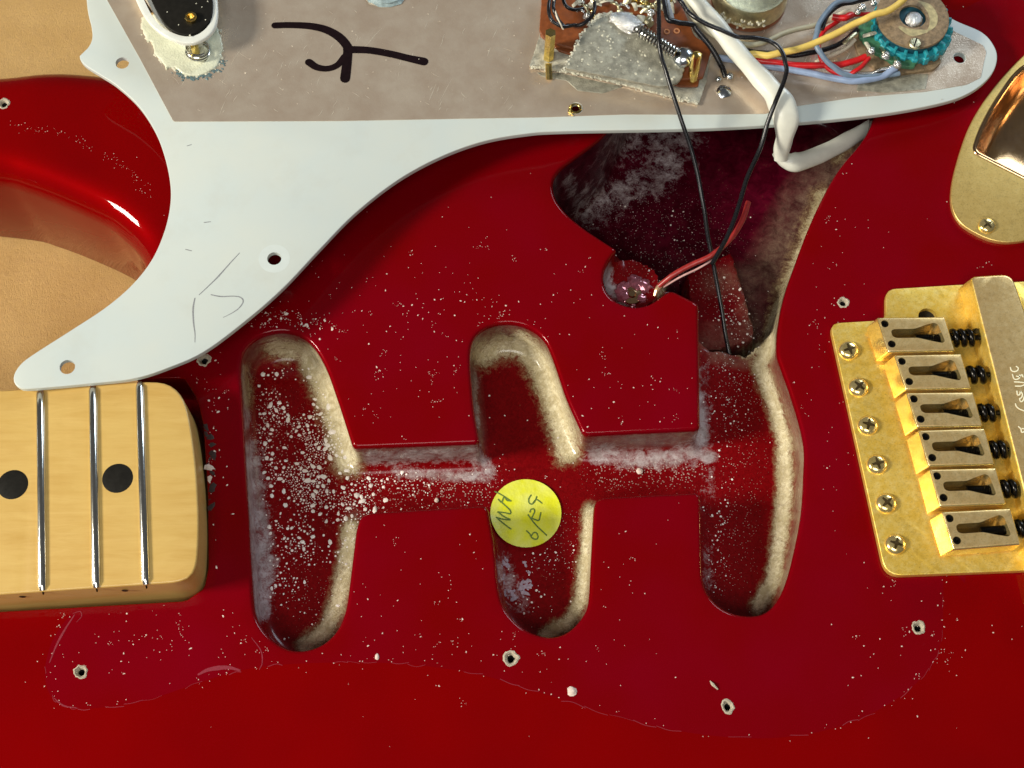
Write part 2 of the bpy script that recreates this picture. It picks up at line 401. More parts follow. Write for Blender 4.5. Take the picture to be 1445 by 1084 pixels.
M['bobbin'] = plain('off white pickup cover', (.74, .76, .70), .3, 0, .05, 3, 0, Coat_Weight=.4, Subsurface_Weight=.0)
M['w_red'] = plain('red wire insulation', (.55, .012, .015), .3, 0, .15, 6)
M['w_darkred'] = plain('dark red wire insulation', (.30, .022, .02), .35, 0, .3, 8)
M['w_yellow'] = plain('yellow wire insulation', (.80, .58, .14), .35, 0, .08, 6)
M['w_blue'] = plain('pale blue wire insulation', (.30, .40, .60), .35, 0, .1, 6)
M['w_slate'] = plain('slate blue wire insulation', (.17, .24, .33), .35, 0, .15, 6)
M['w_grey'] = plain('light grey wire insulation', (.42, .46, .50), .32, 0, .1, 6)
M['w_olive'] = plain('grey olive wire insulation', (.40, .38, .27), .4, 0, .15, 6)
M['w_cream'] = plain('cream wire insulation', (.70, .64, .50), .4, 0, .1, 6)
M['sleeve'] = plain('white cable sleeve', (.74, .75, .66), .42, 0, .07, 2.5, 0, Coat_Weight=.2)
M['yellow'] = None
def sticker_mat():
    t = NT('yellow round sticker'); c = t.mix(t.ramp(t.noise(1.8, 4), .35, .65), (.74, .77, .015), (.76, .80, .16)); t.set(Base_Color=c, Roughness=.45); t.bump(t.noise(4, 3), .03); return t.m
M['yellow'] = sticker_mat()

# ------------------------------------------------------------------ the table top
tb = MB(); tb.add([(-90, -70, -4.42), (90, -70, -4.42), (90, 70, -4.42), (-90, 70, -4.42)], [(0, 1, 2, 3)])
table = tb.build('table_top', M['kraft'], kind='structure'); table['label'] = 'flat table top covered with plain brown kraft paper'

guitar = empty('electric_guitar', 'metallic red electric guitar body, its pickup cavities open, with maple neck and gold bridge', 'guitar')

# ------------------------------------------------------------------ guitar body
outer_px = [(-260, 140, 0), (-200, 112, 0), (-100, 98, 0), (0, 93, 0), (60, 87, 0), (120, 89, 0), (250, 104, 0), (400, 112, 0), (600, 104, 0), (800, 66, 0), (1000, -4, 0), (1200, -90, 0), (1500, -200, 0),
            (1800, -200, 0), (2050, -50, 0), (2200, 250, 0), (2250, 600, 0), (2200, 950, 0), (2000, 1250, 0), (1700, 1400, 0), (1300, 1350, 0), (900, 1230, 0), (600, 1200, 0),
            (300, 1280, 0), (0, 1400, 0), (-250, 1400, 0), (-420, 1250, 0), (-430, 1050, 0), (-350, 930, 0), (-260, 885, 0)]
pocket_px = [(-180, 872), (0, 863), (262, 848), (288, 830), (294, 800), (293, 700), (287, 600), (278, 562), (260, 534), (192, 534)]
cut_px = [(194, 520), (206, 492), (213, 455), (213, 415), (205, 378), (192, 357), (177, 342), (148, 320), (89, 293), (38, 274), (0, 264), (-100, 254), (-200, 252), (-265, 235), (-295, 190)]
A = [P(x, y, 0)[:2] for x, y, _ in outer_px]; B_ = [P(x, y, 0)[:2] for x, y in pocket_px]; C_ = [P(x, y, -.9)[:2] for x, y in cut_px]
Ac = catmull(A, 8); Cc = catmull(C_, 8)
loop = [(x, y, 1.) for x, y in Ac] + [(x, y, 0.) for x, y in B_] + [(x, y, 1.) for x, y in Cc]
loop = resample(loop, .14)
rr = np.where(loop[:, 2] > .5, 1., 0.)
for _ in range(10): rr = (np.roll(rr, 1) + rr + np.roll(rr, -1)) / 3
rr = .04 + .86 * np.clip(rr, 0, 1) * (loop[:, 2] > .02)
for _ in range(3): rr = (np.roll(rr, 1) + rr + np.roll(rr, -1)) / 3
body_loop = loop[:, :2]
if sarea(body_loop) < 0: body_loop = body_loop[::-1].copy(); rr = rr[::-1].copy()

cav_px = [(338, 512, 20), (345, 637, 20), (354, 799, 20), (359, 873, 24), (384, 905, 24), (416, 921, 24), (453, 913, 24), (478, 889, 20), (489, 859, 20), (503, 744, 10), (509, 728, 12), (522, 723, 12),
          (688, 713, 9), (699, 776, 20), (704, 836, 20), (712, 860, 20), (733, 884, 20), (757, 896, 20), (780, 900, 20), (804, 892, 20), (825, 868, 20), (831, 850, 20), (838, 712, 10), (846, 702, 10),
          (989, 695, 9), (991, 815, 20), (997, 836, 16), (1014, 856, 16), (1037, 867, 16), (1065, 870, 16), (1085, 863, 16), (1101, 843, 16), (1112, 815, 20), (1121, 778, 30), (1132, 723, 30), (1136, 631, 20), (1129, 598, 20),
          (1115, 552, 20), (1101, 514, 10), (1096, 500, 10), (1097, 469, 20), (1102, 437, 20), (1111, 402, 20), (1122, 373, 20), (1135, 336, 20), (1149, 303, 20), (1162, 276, 20), (1176, 250, 20), (1193, 226, 20), (1209, 209, 20), (1228, 183, 20),
          (1240, 140, 30), (1215, 80, 40), (1000, 50, 40), (900, 90, 40), (860, 186, 30), (790, 238, 12), (779, 256, 12), (783, 280, 12), (800, 302, 12), (826, 323, 12), (871, 352, 4), (857, 369, 14), (850, 390, 14), (855, 412, 14), (871, 427, 14),
          (896, 434, 14), (919, 429, 14), (938, 414, 12), (948, 409, 8), (986, 428, 6), (988, 606, 7), (823, 614, 7), (798, 559, 20), (785, 518, 20), (773, 486, 20), (761, 471, 14), (743, 460, 14), (720, 455, 14), (692, 458, 14), (673, 470, 14), (664, 487, 14), (663, 513, 20),
          (669, 582, 20), (677, 625, 6), (498, 632, 7), (481, 578, 20), (462, 522, 20), (448, 495, 14), (434, 479, 14), (416, 470, 14), (393, 467, 14), (365, 474, 14), (345, 490, 14)]
cav = rounded([P(a, b, 0)[:2] + (c / CMU,) for a, b, c in cav_px], n=5)
cav = ccw(resample(cav, .07))
# depth of the routing by place
ctrl_poly = np.array([P(a, b, -1.6)[:2] for a, b in [(700, 30), (1300, 0), (1300, 300), (1130, 400), (1085, 470), (1050, 500), (1000, 492), (975, 470), (975, 425), (935, 405), (850, 345), (700, 300)]])
lobe_poly = circle(P(893, 392, -.6)[:2], .80, 30)
ledge_poly = ccw(rounded([P(a, b, -2.0)[:2] for a, b in [(968, 372), (1038, 340), (1056, 400), (1073, 462), (1064, 474), (1020, 487), (975, 488)]], .25))
notch_poly = ccw(rounded([P(a, b, -2.2)[:2] for a, b in [(960, 430), (1000, 436), (1030, 440), (1024, 466), (960, 474)]], .1))
def sst(x): x = np.clip(x, 0, 1); return x * x * (3 - 2 * x)
def depth(q):
    q = np.atleast_2d(q); D = np.full(len(q), 1.45)
    lo = sst(sd(q, ctrl_poly) / .22 + .5); D = D * (1 - lo) + 3.5 * lo
    le = sst(sd(q, ledge_poly) / .16 + .5) * lo; D = D * (1 - le) + 2.5 * le
    lb = sst(sd(q, lobe_poly) / .1 + .5); D = D * (1 - lb) + 1.0 * lb
    return D
FR = .34
def cav_z(q):
    q = np.atleast_2d(q); s = np.clip(sd(q, cav), 0, 9); D = depth(q); r = np.minimum(FR, D * .5)
    t = np.clip(s, 0, None); arc = np.sqrt(np.clip(r * r - (r - np.minimum(t, r)) ** 2, 0, None))
    return -(D - r) - arc
RIM = .11
rim_rings = [inset(cav, -RIM * (1 - math.sin(a))) for a in np.linspace(0, math.pi / 2, 6)]
# --- screw holes in the top
hole_px = [(5, 146, .13), (288, 508, .14), (721, 929, .15), (114, 948, .13), (1027, 997, .13), (1296, 886, .13), (1190, 427, .12)]
hole_loops = []
for i, (a, b, r) in enumerate(hole_px):
    rd = random.Random(i); c = P(a, b, 0); k = circle(c, r, 22)
    k = c[:2] + (k - c[:2]) * np.array([1 + .25 * (rd.random() - .5) for _ in range(22)])[:, None]; hole_loops.append(k)
imprint_px = [(98, 868), (76, 900), (64, 940), (68, 975), (88, 996), (125, 1000), (200, 990), (285, 962), (340, 946), (400, 938), (470, 935), (530, 935), (600, 940), (680, 953), (760, 977), (860, 1008), (960, 1032), (1060, 1042),
              (1140, 1036), (1210, 1016), (1270, 983), (1310, 945), (1328, 905), (1331, 860), (1331, 815)]
imp = catmull([P(a, b, 0)[:2] for a, b in imprint_px], 6)
film_poly = np.vstack([imp, [P(a, b, 0)[:2] for a, b in [(1450, 812), (1900, 900), (2000, 300), (1700, -60), (1300, 20), (300, 60), (250, 500), (160, 700)]]])
imp2 = np.array([P(a, b, 0)[:2] for a, b in [(1281, 186), (1284, 210), (1270, 228), (1235, 245), (1190, 250)]])
top_loop = inset(body_loop, rr)
cup = resample(rounded([P(a, b, .12)[:2] + (c / CMU,) for a, b, c in [(1374, 214, 10), (1382, 188, 20), (1400, 152, 30), (1430, 108, 20), (1448, 92, 20), (1530, 70, 20), (1560, 160, 30), (1500, 278, 20)]], n=6), .08); cup = ccw(cup)
jack_hole = inset(cup, -.05)
hole_loops.append(jack_hole)
g = gridpts((-15, -11), (15, 12), .3); g = g[(sd(g, top_loop) > .12) & (sd(g, cav) < -.25)]
for h in hole_loops: g = g[dist(g, h) > .1]
P2, T = cdt(top_loop, [rim_rings[0]] + hole_loops, extra=[imp], grid=g)
mb = MB(); mb.add([(x, y, 0) for x, y in P2], T.tolist())
cen = P2[T].mean(1); fm = inside(cen, film_poly).astype(int); mb.M = fm.tolist()
rings = []
for a in np.linspace(0, math.pi / 2, 10):
    q = inset(body_loop, rr * (1 - math.sin(a))); rings.append([(x, y, -r * (1 - math.cos(a))) for (x, y), r in zip(q, rr)])
rings.append([(x, y, -4.1) for x, y in body_loop]); rings.append([(x, y, -4.3) for x, y in inset(body_loop, .08)]); rings.append([(x, y, -4.4) for x, y in inset(body_loop, .3)])
mb.rings(rings, flip=True)
Pb, Tb = cdt(inset(body_loop, .3)); mb.add([(x, y, -4.4) for x, y in Pb], Tb[:, ::-1].tolist())
rr3 = [[(x, y, -RIM * (1 - math.cos(a))) for x, y in q] for q, a in zip(rim_rings, np.linspace(0, math.pi / 2, 6))]
mb.rings(rr3, m=1); mb.rings([rr3[-1], [(x, y, -.16) for x, y in cav]], m=1)
body = mb.build('body', [M['paint'], M['paint_film']], guitar, ang=50)
body['label'] = 'metallic red body with three pickup routs, a control cavity and a dull outline of the old guard'
# routing walls and floor
D0 = depth(cav); wr = []
for f in (0, .25, .5, .75, 1.0):
    wr.append([(x, y, -.16 - f * (d - FR * (1 if d > .8 else .6) - .16)) for (x, y), d in zip(cav, D0)])
fil = []
for a in np.linspace(0, math.pi / 2, 7)[1:]:
    q = inset(cav, FR * (1 - math.cos(a))); D = depth(q)
    fil.append([(x, y, -(d - FR) - FR * math.sin(a)) for (x, y), d in zip(q, D)])
mc = MB(); mc.rings(wr + fil)
inn = inset(cav, FR); g = gridpts(inn.min(0), inn.max(0), .085); g = g[sd(g, inn) > .05]
P3, T3 = cdt(inn, grid=g); D = depth(P3)
bumps = np.array([math.sin(x * 3.1 + y * 1.7) * math.cos(y * 2.3 - x) * .015 for x, y in P3])
mc.add([(x, y, -d + b * (min(1., max(0., s_ / .2)))) for (x, y), d, b, s_ in zip(P3, D, bumps, sd(P3, inn))], T3.tolist())
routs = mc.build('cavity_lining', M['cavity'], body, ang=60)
routs['label'] = 'dusty red oversprayed routs with cream bare wood showing along their right walls'
# wear, sheen and control cavity shade painted onto the lining, by place
me = routs.data; n = len(me.vertices); cv = np.empty(n * 3); me.vertices.foreach_get('co', cv); cv = cv.reshape(-1, 3); px = pix(cv)
def strokes(lst):
    out = np.zeros(n)
    for pl, w, s_ in lst:
        d = dist(px, np.array(pl, float), closed=False); out = np.maximum(out, s_ * np.clip(1.25 - d / w, 0, 1))
    return out
cream = strokes([([(440, 500), (458, 545), (474, 590), (484, 620), (490, 652)], 30, 1.02), ([(385, 490), (425, 496), (445, 520)], 24, .82), ([(345, 520), (350, 570)], 12, .72), ([(495, 745), (487, 800), (476, 850), (460, 890), (430, 912)], 18, 1.),
                 ([(735, 485), (760, 512), (780, 560), (794, 610), (800, 635)], 28, 1.02), ([(680, 500), (715, 488), (740, 490)], 30, .84), ([(832, 720), (826, 790), (818, 850), (800, 880), (770, 896)], 15, .95),
                 ([(1120, 400), (1100, 440), (1085, 490), (1072, 515), (1092, 570), (1106, 620), (1108, 690), (1100, 760), (1090, 820), (1070, 855)], 17, 1.), ([(1165, 280), (1145, 330), (1122, 390), (1100, 450)], 26, .82), ([(1050, 500), (1075, 490)], 12, .85),
                 ([(930, 414), (936, 406)], 7, 1.), ([(1205, 195), (1180, 225)], 14, .6)])  # bare wood, its pale bands also carrying the walls' glossy highlight in colour
haze_sheen = strokes([([(350, 640), (362, 720), (372, 800), (366, 860)], 30, 1.), ([(345, 520), (346, 600)], 14, .9), ([(520, 645), (600, 640), (670, 640), (690, 665)], 20, .95), ([(560, 668), (640, 672), (690, 672)], 14, .9), ([(840, 640), (900, 650), (985, 640)], 26, .95), ([(985, 560), (990, 640), (1000, 645)], 18, 1.05),
                ([(708, 800), (735, 850)], 32, .7), ([(860, 200), (960, 190), (930, 250), (830, 290)], 55, .74), ([(800, 250), (830, 300)], 22, .75), ([(855, 370), (858, 405), (880, 425)], 13, 1.1), ([(930, 200), (980, 220)], 30, .6), ([(990, 520), (995, 600), (1000, 700)], 22, .62), ([(998, 760), (1000, 830)], 14, .7), ([(665, 500), (672, 600)], 14, .8)])  # grey overspray, with the cool sheen of the left walls painted in
bare = strokes([([(350, 500), (395, 478), (440, 500), (480, 570), (498, 620)], 18, .85), ([(670, 480), (720, 466), (765, 490), (800, 580), (815, 610)], 18, .85), ([(1105, 510), (1128, 600), (1133, 660), (1128, 740), (1108, 830)], 16, .9),
                ([(510, 640), (670, 632)], 14, .95), ([(830, 625), (985, 615)], 14, .95), ([(340, 520), (350, 800)], 9, .8), ([(665, 500), (676, 620)], 9, .8), ([(1010, 400), (1060, 390), (1060, 470), (1000, 478)], 22, .5), ([(1100, 380), (1140, 300), (1180, 240)], 45, .8), ([(500, 730), (490, 860), (440, 915)], 12, .8), ([(836, 720), (826, 870), (780, 896)], 12, .8), ([(1010, 500), (1050, 508), (1080, 490)], 14, .8)])
spk = strokes([([(380, 600), (430, 660), (470, 690), (520, 690)], 70, .7), ([(400, 800), (440, 840)], 60, .45), ([(560, 690), (680, 690)], 40, .8), ([(850, 670), (980, 665)], 34, .8), ([(1040, 540), (1050, 640), (1030, 800)], 55, .5), ([(880, 300), (1000, 330), (930, 380)], 80, .5), ([(1000, 400), (1055, 460)], 40, .7), ([(1010, 510), (1060, 560)], 30, .65), ([(790, 800), (800, 740)], 40, .5)])
wallz = np.clip((cv[:, 2] + .35) / .15, 0, 1)                     # lacquer still covers the top of the walls
cream *= 1 - .8 * wallz; haze_sheen *= 1 - .5 * wallz
qd = np.array(cv[:, :2]); ctrl_shade = np.clip(sst(sd(qd, ctrl_poly) / .3 + .5), 0, 1) * (1 - sst(sd(qd, lobe_poly) / .2 + .5)) * (1 - .75 * sst(sd(qd, ledge_poly) / .16 + .5))  # shadow inside the control cavity, put into the lining as darker colour
for nm, arr in (('ctrl_shade', ctrl_shade), ('cream', cream), ('haze_sheen', haze_sheen), ('bare', bare), ('speck', spk)):
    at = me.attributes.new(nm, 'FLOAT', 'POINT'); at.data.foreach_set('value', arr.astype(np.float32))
# screw holes with torn wooden rims
for i, ((a, b, r), h) in enumerate(zip(hole_px, hole_loops[:7])):
    c = np.array(P(a, b, 0)[:2]); h = ccw(h); rd = random.Random(50 + i); m2 = MB()
    prof = [(1.32, .003), (1.2, .016), (1.05, .022), (.85, -.01), (.58, -.10), (.48, -.6)]
    k = np.array([.95 + .22 * math.sin(j * 2 * math.pi / len(h) * 2 + i) + .14 * math.sin(j * 2 * math.pi / len(h) * 5 + i * 2) + rd.uniform(-.06, .06) for j in range(len(h))]); rs = []
    for f, z in prof:
        kk = k if f > .9 else np.ones(len(h)); rs.append([(c[0] + (x - c[0]) * (1 + (f - 1) * (kk[j] if f > 1 else 1)), c[1] + (y - c[1]) * (1 + (f - 1) * (kk[j] if f > 1 else 1)), z * (kk[j] if f > 1 else 1)) for j, (x, y) in enumerate(h)])
    m2.rings(rs); o = m2.build('screw_hole', [M['wood'], M['hole']], body, ang=60)
    me2 = o.data
    for p in me2.polygons:
        if min(me2.vertices[v].co.z for v in p.vertices) < -.3: p.material_index = 1
# pocket floor below the neck
pf = np.array([P(x, y, 0)[:2] for x, y in pocket_px] + [P(-180, 534, 0)[:2]])
slab(pf, -1.5, -4.3, 0).build('pocket_floor', M['cavity'], body)

# ------------------------------------------------------------------ neck
nk = rounded([P(a, b, 1.12)[:2] + (c / CMU,) for a, b, c in [(-1500, 650, 2), (0, 551, 5), (205, 538, 20), (238, 540, 20), (259, 560, 20), (268, 592, 30), (277, 660, 30), (281, 740, 30), (278, 795, 12), (270, 815, 10), (250, 822, 10), (0, 839, 5), (-1500, 905, 2)]])
nk = resample(nk, .18)
neck = empty('neck', '', ''); del neck['label']; del neck['category']; neck.parent = guitar
neck.location = (0, 0, 0); neck['label'] = 'maple neck end with three frets visible'
mbn = slab(nk, 1.12, -1.45, .05, steps=4); mbn.build('fingerboard', M['maple'], neck)
def fret(a, b):
    p0 = np.array(P(a[0], a[1], 1.12)); p1 = np.array(P(b[0], b[1], 1.12)); d = p1 - p0; L = np.linalg.norm(d); d /= L; s = np.array([d[1], -d[0], 0])
    rs = []; w = .108
    for t in [0, .012, .03, .5, .972, .988, .996]:
        e = min(t, 1 - t); k = min(1, .55 + e * 15); hh = .11 * min(1, .25 + e * 25)
        rs.append([p0 + d * L * t + s * w * k * math.cos(q) + np.array([0, 0, hh * math.sin(q) + .001]) for q in np.linspace(0, math.pi, 11)])
    m2 = MB(); s0 = m2.rings(rs, closed=False, flip=True)
    m2.F += [tuple(range(s0, s0 + 11)), tuple(range(s0 + 66, s0 + 77))[::-1]]; m2.M += [0, 0]
    f = m2.build('fret', M['steel'], neck, ang=50)
    m3 = MB(); tube(m3, [p1 + np.array([0, -.0, -.03]), p1 + np.array([0, -.04, -.09])], .022, 6); m3.build('fret_tang', M['black_metal'], f)
fret((57, 548.5), (60, 835)); fret((131, 543.5), (136, 831)); fret((197, 539), (206, 826.5)); fret((-20, 553), (-20, 840))
for a, b in ((18, 684), (166, 675)):
    c = P(a, b, 1.12); m2 = MB(); lathe(m2, [(.0, .006), (.36, .006), (.375, .002)], (c[0], c[1], 1.12), seg=30); m2.build('position_dot', M['black'], neck)
nkc = ccw(nk)
for a in (26, 172):
    e = P(a, 839 - a * .06, 1.12); c = (e[0], e[1] - .004, .80); m2 = MB(); lathe(m2, [(0, .004), (.075, .004), (.08, 0)], c, (0, -1, 0), 14); m2.build('side_dot', M['black'], neck)

# ------------------------------------------------------------------ bridge
zp = .22
hole = circle(P(1309, 447, zp)[:2], .24, 20)
pl = rounded([P(a, b, zp)[:2] + (c / CMU,) for a, b, c in [(1171, 456, 14), (1240, 452, 8), (1250, 447, 5), (1250, 408, 14), (1345, 402, 6), (1500, 394, 4), (1580, 800, 8), (1250, 813, 22)]])
pl = resample(pl, .12)
plate = slab(pl, zp, .03, .03, [hole]).build('bridge_plate', M['gold'], guitar); plate['label'] = 'worn gold bridge base plate'
m2 = MB(); hd = P(1309, 447, .05); lathe(m2, [(0.0, 0), (.23, 0)], (hd[0], hd[1], .06), seg=20); m2.build('plate_hole', M['hole'], plate)
def phillips(c, r, h, mat, mslot, parent, rot=0., name='mounting_screw'):
    m2 = MB(); lathe(m2, [(r * 1.0, 0), (r * 1.0, h * .25), (r * .93, h * .5), (r * .78, h * .76), (r * .55, h * .92), (r * .3, h * .99), (.0, h)], c, seg=28)
    o = m2.build(name, mat, parent, ang=60); m3 = MB()
    for k in range(2):
        a = rot + k * math.pi / 2; d = np.array([math.cos(a), math.sin(a)]); s = np.array([-d[1], d[0]]); L = r * .6; w = r * .17; V = []; z1 = c[2] + h * 1.06
        for u, v, z in ((-L, -w * .5, -h * .1), (0, -w, 0), (L, -w * .5, -h * .1), (L, w * .5, -h * .1), (0, w, 0), (-L, w * .5, -h * .1)): V.append((c[0] + d[0] * u + s[0] * v, c[1] + d[1] * u + s[1] * v, z1 + z + k * .002))
        m3.add(V, [(0, 1, 4, 5), (1, 2, 3, 4)])
    m3.build('screw_slot', mslot, o, smooth=False); return o
M['slot_shade_brown'] = gold('dark brown slot shade', (.22, .14, .05), (.14, .09, .035), .35, .5, (.2, .15, .08), .4)
M['stamp'] = plain('bright stamped metal', (.95, .88, .62), .4, .0, .1, 10)
m_slot = M['gold_slot'] = gold('dark screw slot', (.20, .13, .04), (.16, .11, .05), .3, .5, (.2, .15, .1), .3)
for i, (a, b) in enumerate([(1198, 494), (1212, 546), (1225, 600), (1238, 655), (1251, 710), (1264, 768)]):
    c = P(a, b, .28); phillips((c[0], c[1], zp), .26, .15, M['gold_shine'], m_slot, plate, rot=.3 + i * .5)
sad = [[(1236, 447), (1335, 446), (1350, 496), (1252, 498)], [(1260, 500), (1358, 498), (1373, 549), (1277, 551)], [(1277, 553), (1375, 552), (1389, 602), (1293, 604)],
       [(1294, 606), (1391, 603), (1406, 656), (1309, 659)], [(1310, 661), (1407, 659), (1422, 712), (1325, 716)], [(1327, 721), (1428, 716), (1443, 769), (1344, 777)]]
ends = [1381, 1394, 1407, 1423, 1438, 1458]
ZS = .95
for i, q in enumerate(sad):
    zs = ZS + (0, .0, .02, .02, .0, -.02)[i]; c = [np.array(P(a, b, zs)[:2]) for a, b in q]
    def uv(u, v): return (c[0] * (1 - u) + c[1] * u) * (1 - v) + (c[3] * (1 - u) + c[2] * u) * v
    e = .014
    o4 = rounded([tuple(uv(*t)) + (.05,) for t in ((e, e), (1 - e, e), (1 - e, 1 - e), (e, 1 - e))])
    low = rounded([tuple(uv(*t)) + (.03,) for t in ((-.07, .03), (1 - e, .03), (1 - e, .97), (-.07, .97))])
    slot = rounded([tuple(uv(*t)) + (.05,) for t in ((.15, .40), (.20, .35), (.50, .35), (.68, .24), (.80, .18), (.85, .24), (.88, .70), (.84, .76), (.70, .70), (.50, .60), (.20, .60), (.15, .55))], n=4)
    g1 = circle(uv(.095, .20), .10, 16); g2 = circle(uv(.105, .76), .10, 16)
    m2 = slab(o4, zs, .34, .055, [slot, g1, g2], lower=low, steps=4)
    s = m2.build('saddle', [M['gold_worn'], M['gold_shine']], guitar, ang=50); s['label'] = ['topmost saddle, set furthest left, with a long coil spring', 'second saddle from the top', 'third saddle from the top', 'fourth saddle from the top', 'fifth saddle from the top', 'lowest saddle, its front side wall showing'][i]
    for p in s.data.polygons:
        nz = abs(p.normal.z); cc = np.array(p.center[:2]); du = c[1] - c[0]; u = (cc - c[0]) @ du / (du @ du)
        if (u < .06 and nz < .98) or (nz < .9): p.material_index = 1
    for gg in (uv(.095, .20), uv(.105, .76)):
        m3 = MB(); lathe(m3, [(.096, -.3), (.096, -.04), (.085, -.02), (.05, -.02), (.045, -.1), (0, -.1)], (gg[0], gg[1], zs), seg=12); m3.build('grub_screw', M['black_metal'], s)
    a0 = uv(.52, .5); a1 = uv(.99, .5); dd = (a1 - a0) / np.linalg.norm(a1 - a0); zc = .66
    m3 = MB(); path = [np.array([*(a0 + dd * t), zc]) for t in np.linspace(0, np.linalg.norm(a1 - a0), 60)]
    tube(m3, path, np.array([.115 if k % 3 else .085 for k in range(60)]), 12); m3.build('length_screw', M['black_metal'], s, ang=20)
    L = max(.28, (ends[i] - (q[1][0] + q[2][0]) / 2) / CMU * .98)
    b0 = np.array([*(a1 + dd * .02), zc]); b1 = np.array([*(a1 + dd * (L + .04)), zc])
    turns = 3.6 if i == 0 else 2.3
    m3 = MB(); tube(m3, helix(b0, b1, .165 if i else .18, turns, 16), .085 if i else .072, 10); m3.build('saddle_spring', M['black_metal'], s)
    m3 = MB(); tube(m3, [b0, b1 + np.array([*(dd * .5), 0])], .07, 10); m3.build('screw_shank', M['black_metal'], s)
    fl_ = rounded([tuple(uv(*t)) + (.03,) for t in ((.14, .24), (.9, .16), (.9, .84), (.14, .70))]); slab(fl_, .50, .37, .01).build('slot_shade', M['slot_shade_brown'], s)  # added dark slab standing for the shade inside the saddle slot
# raised rear bar
bt = rounded([P(a, b, .98)[:2] + (c / CMU,) for a, b, c in [(1369, 390, 8), (1428, 386, 16), (1447, 440, 20), (1545, 830, 8), (1479, 830, 8)]]); bt = resample(bt, .1)
bl = rounded([P(a, b, zp)[:2] + (c / CMU,) for a, b, c in [(1352, 404, 8), (1432, 398, 16), (1453, 450, 20), (1556, 838, 8), (1466, 838, 8)]])
def match(a, b):    # sample both loops with the same count, starting at the same corner
    n = len(a); q = resample(b, 1e9); q = np.vstack([b, b[:1]]); d = np.sqrt(((q[1:] - q[:-1]) ** 2).sum(1)); s = np.concatenate([[0], np.cumsum(d)])
    return np.stack([np.interp(np.linspace(0, s[-1], n + 1)[:-1], s, q[:, k]) for k in range(2)], 1)
bl = match(bt, bl)
bar = slab(bt, .98, zp + .004, .07, lower=bl, steps=5).build('bridge_bar', [M['gold_worn'], M['gold']], guitar, ang=50); bar['label'] = 'raised worn gold bar at the back of the bridge with stamped letters'
for p in bar.data.polygons:
    if abs(p.normal.z) < .75: p.material_index = 1
def z1(a, b, o, s): return lambda l: [P(o[0] + x / s, o[1] + y / s, .985)[:2] for x, y in l]
tr = z1(0, 0, (1365, 480), 6.775); m2 = MB(); zf = lambda x, y: .986
for l in ([(412, 262), (422, 292), (452, 302), (480, 290), (487, 268), (468, 252)], [(432, 330), (445, 368), (470, 376), (498, 362), (500, 335)], [(470, 345), (500, 350), (522, 330), (532, 352)], [(450, 400), (500, 402), (545, 408)], [(460, 440), (512, 440), (545, 428)],
          [(474, 488), (480, 524), (500, 520), (508, 492)], [(512, 490), (527, 520), (518, 550), (500, 562), (512, 590), (535, 575), (545, 540)], [(460, 610), (470, 636), (500, 660), (545, 678)], [(490, 828), (512, 850), (520, 882), (548, 874)], [(525, 846), (548, 850)]):
    m2 = MB(); ribbon(m2, tr(l), 1.7 / CMU, zf, n=4); m2.build('stamped_stroke', M['stamp'], bar, smooth=False)

# ------------------------------------------------------------------ jack plate
jp = [(1445, 78), (1414, 110), (1387, 145), (1367, 180), (1352, 223), (1343, 262), (1343, 292), (1354, 314), (1375, 329), (1402, 340), (1429, 342), (1460, 335), (1500, 310), (1540, 270), (1590, 180), (1600, 90), (1570, 30), (1520, 25), (1480, 48)]
jl = resample(catmull([P(a, b, .12)[:2] for a, b in jp], 6, True), .1)
jpl = slab(jl, .14, .01, .035, [cup]).build('jack_plate', M['gold_plate'], guitar, ang=50); jpl['label'] = 'tarnished gold boat shaped output jack plate'
m2 = MB(); rs = []
for d, z in [(-.07, .142), (-.05, .165), (0, .175), (.05, .15), (.09, .05), (.12, -.2), (.2, -.5), (.35, -.75), (.6, -.9)]:
    rs.append([(x, y, z) for x, y in inset(cup, d)])
m2.rings(rs); q = inset(cup, .6); Pq, Tq = cdt(q); m2.add([(x, y, -.9) for x, y in Pq], Tq.tolist()); jc = m2.build('jack_recess', M['copper'], jpl, ang=70)
c = P(1393, 318, .18); phillips((c[0], c[1], .14), .23, .12, M['gold_shine'], m_slot, jpl, rot=.6, name='plate_screw')
c = P(1500, 190, -.8); m2 = MB(); lathe(m2, [(.55, 0), (.55, .15), (.42, .2), (.35, .2), (.33, 0), (0, 0)], (c[0], c[1], -.88), seg=30); m2.build('jack_socket', M['solder'], jpl)

# ------------------------------------------------------------------ ground lug, red wire
c = P(893, 405, -1.0)
m2 = MB(); lathe(m2, [(.0, .10), (.09, .10), (.12, .06), (.2, .04), (.27, .03), (.29, -.01)], (c[0] - .04, c[1] - .26, -.96), seg=22); sc = m2.build('ground_screw', M['copper'], guitar); sc['label'] = 'small shiny screw holding the ground wire in the round side pocket'
m2 = MB()
for k in range(24): t_ = random.random() * 6.28; blob(m2, (c[0] + .02 + .42 * random.random() ** .5 * math.cos(t_), c[1] - .12 + .4 * random.random() ** .5 * math.sin(t_), -.99), random.uniform(.06, .2), .7, k, .4, big=True)
m2.build('solder_lump', plain('pinkish shiny lacquer lumps', (.42, .12, .16), .12, .4, .3, 9, 0, Coat_Weight=1.), sc)
m2 = MB(); p = [P(930, 404, -.75), P(950, 388, -.45), P(975, 374, -.3), P(1003, 361, -.15), P(1030, 338, 0), P(1047, 312, .1), P(1056, 285, .15)]
tube(m2, catmull(p, 10), .075, 10, m=0); w = m2.build('ground_wire', M['w_darkred'], guitar); w['label'] = 'short red wire curving up from the side pocket'
m2 = MB(); tube(m2, catmull([P(924, 418, -.85), P(927, 410, -.8), P(933, 402, -.74), P(944, 393, -.55)], 6), [.04, .075, .09, .07], 8); m2.build('bare_wire_end', plain('tinned copper', (.75, .5, .3), .3, .7, .1, 9), w)
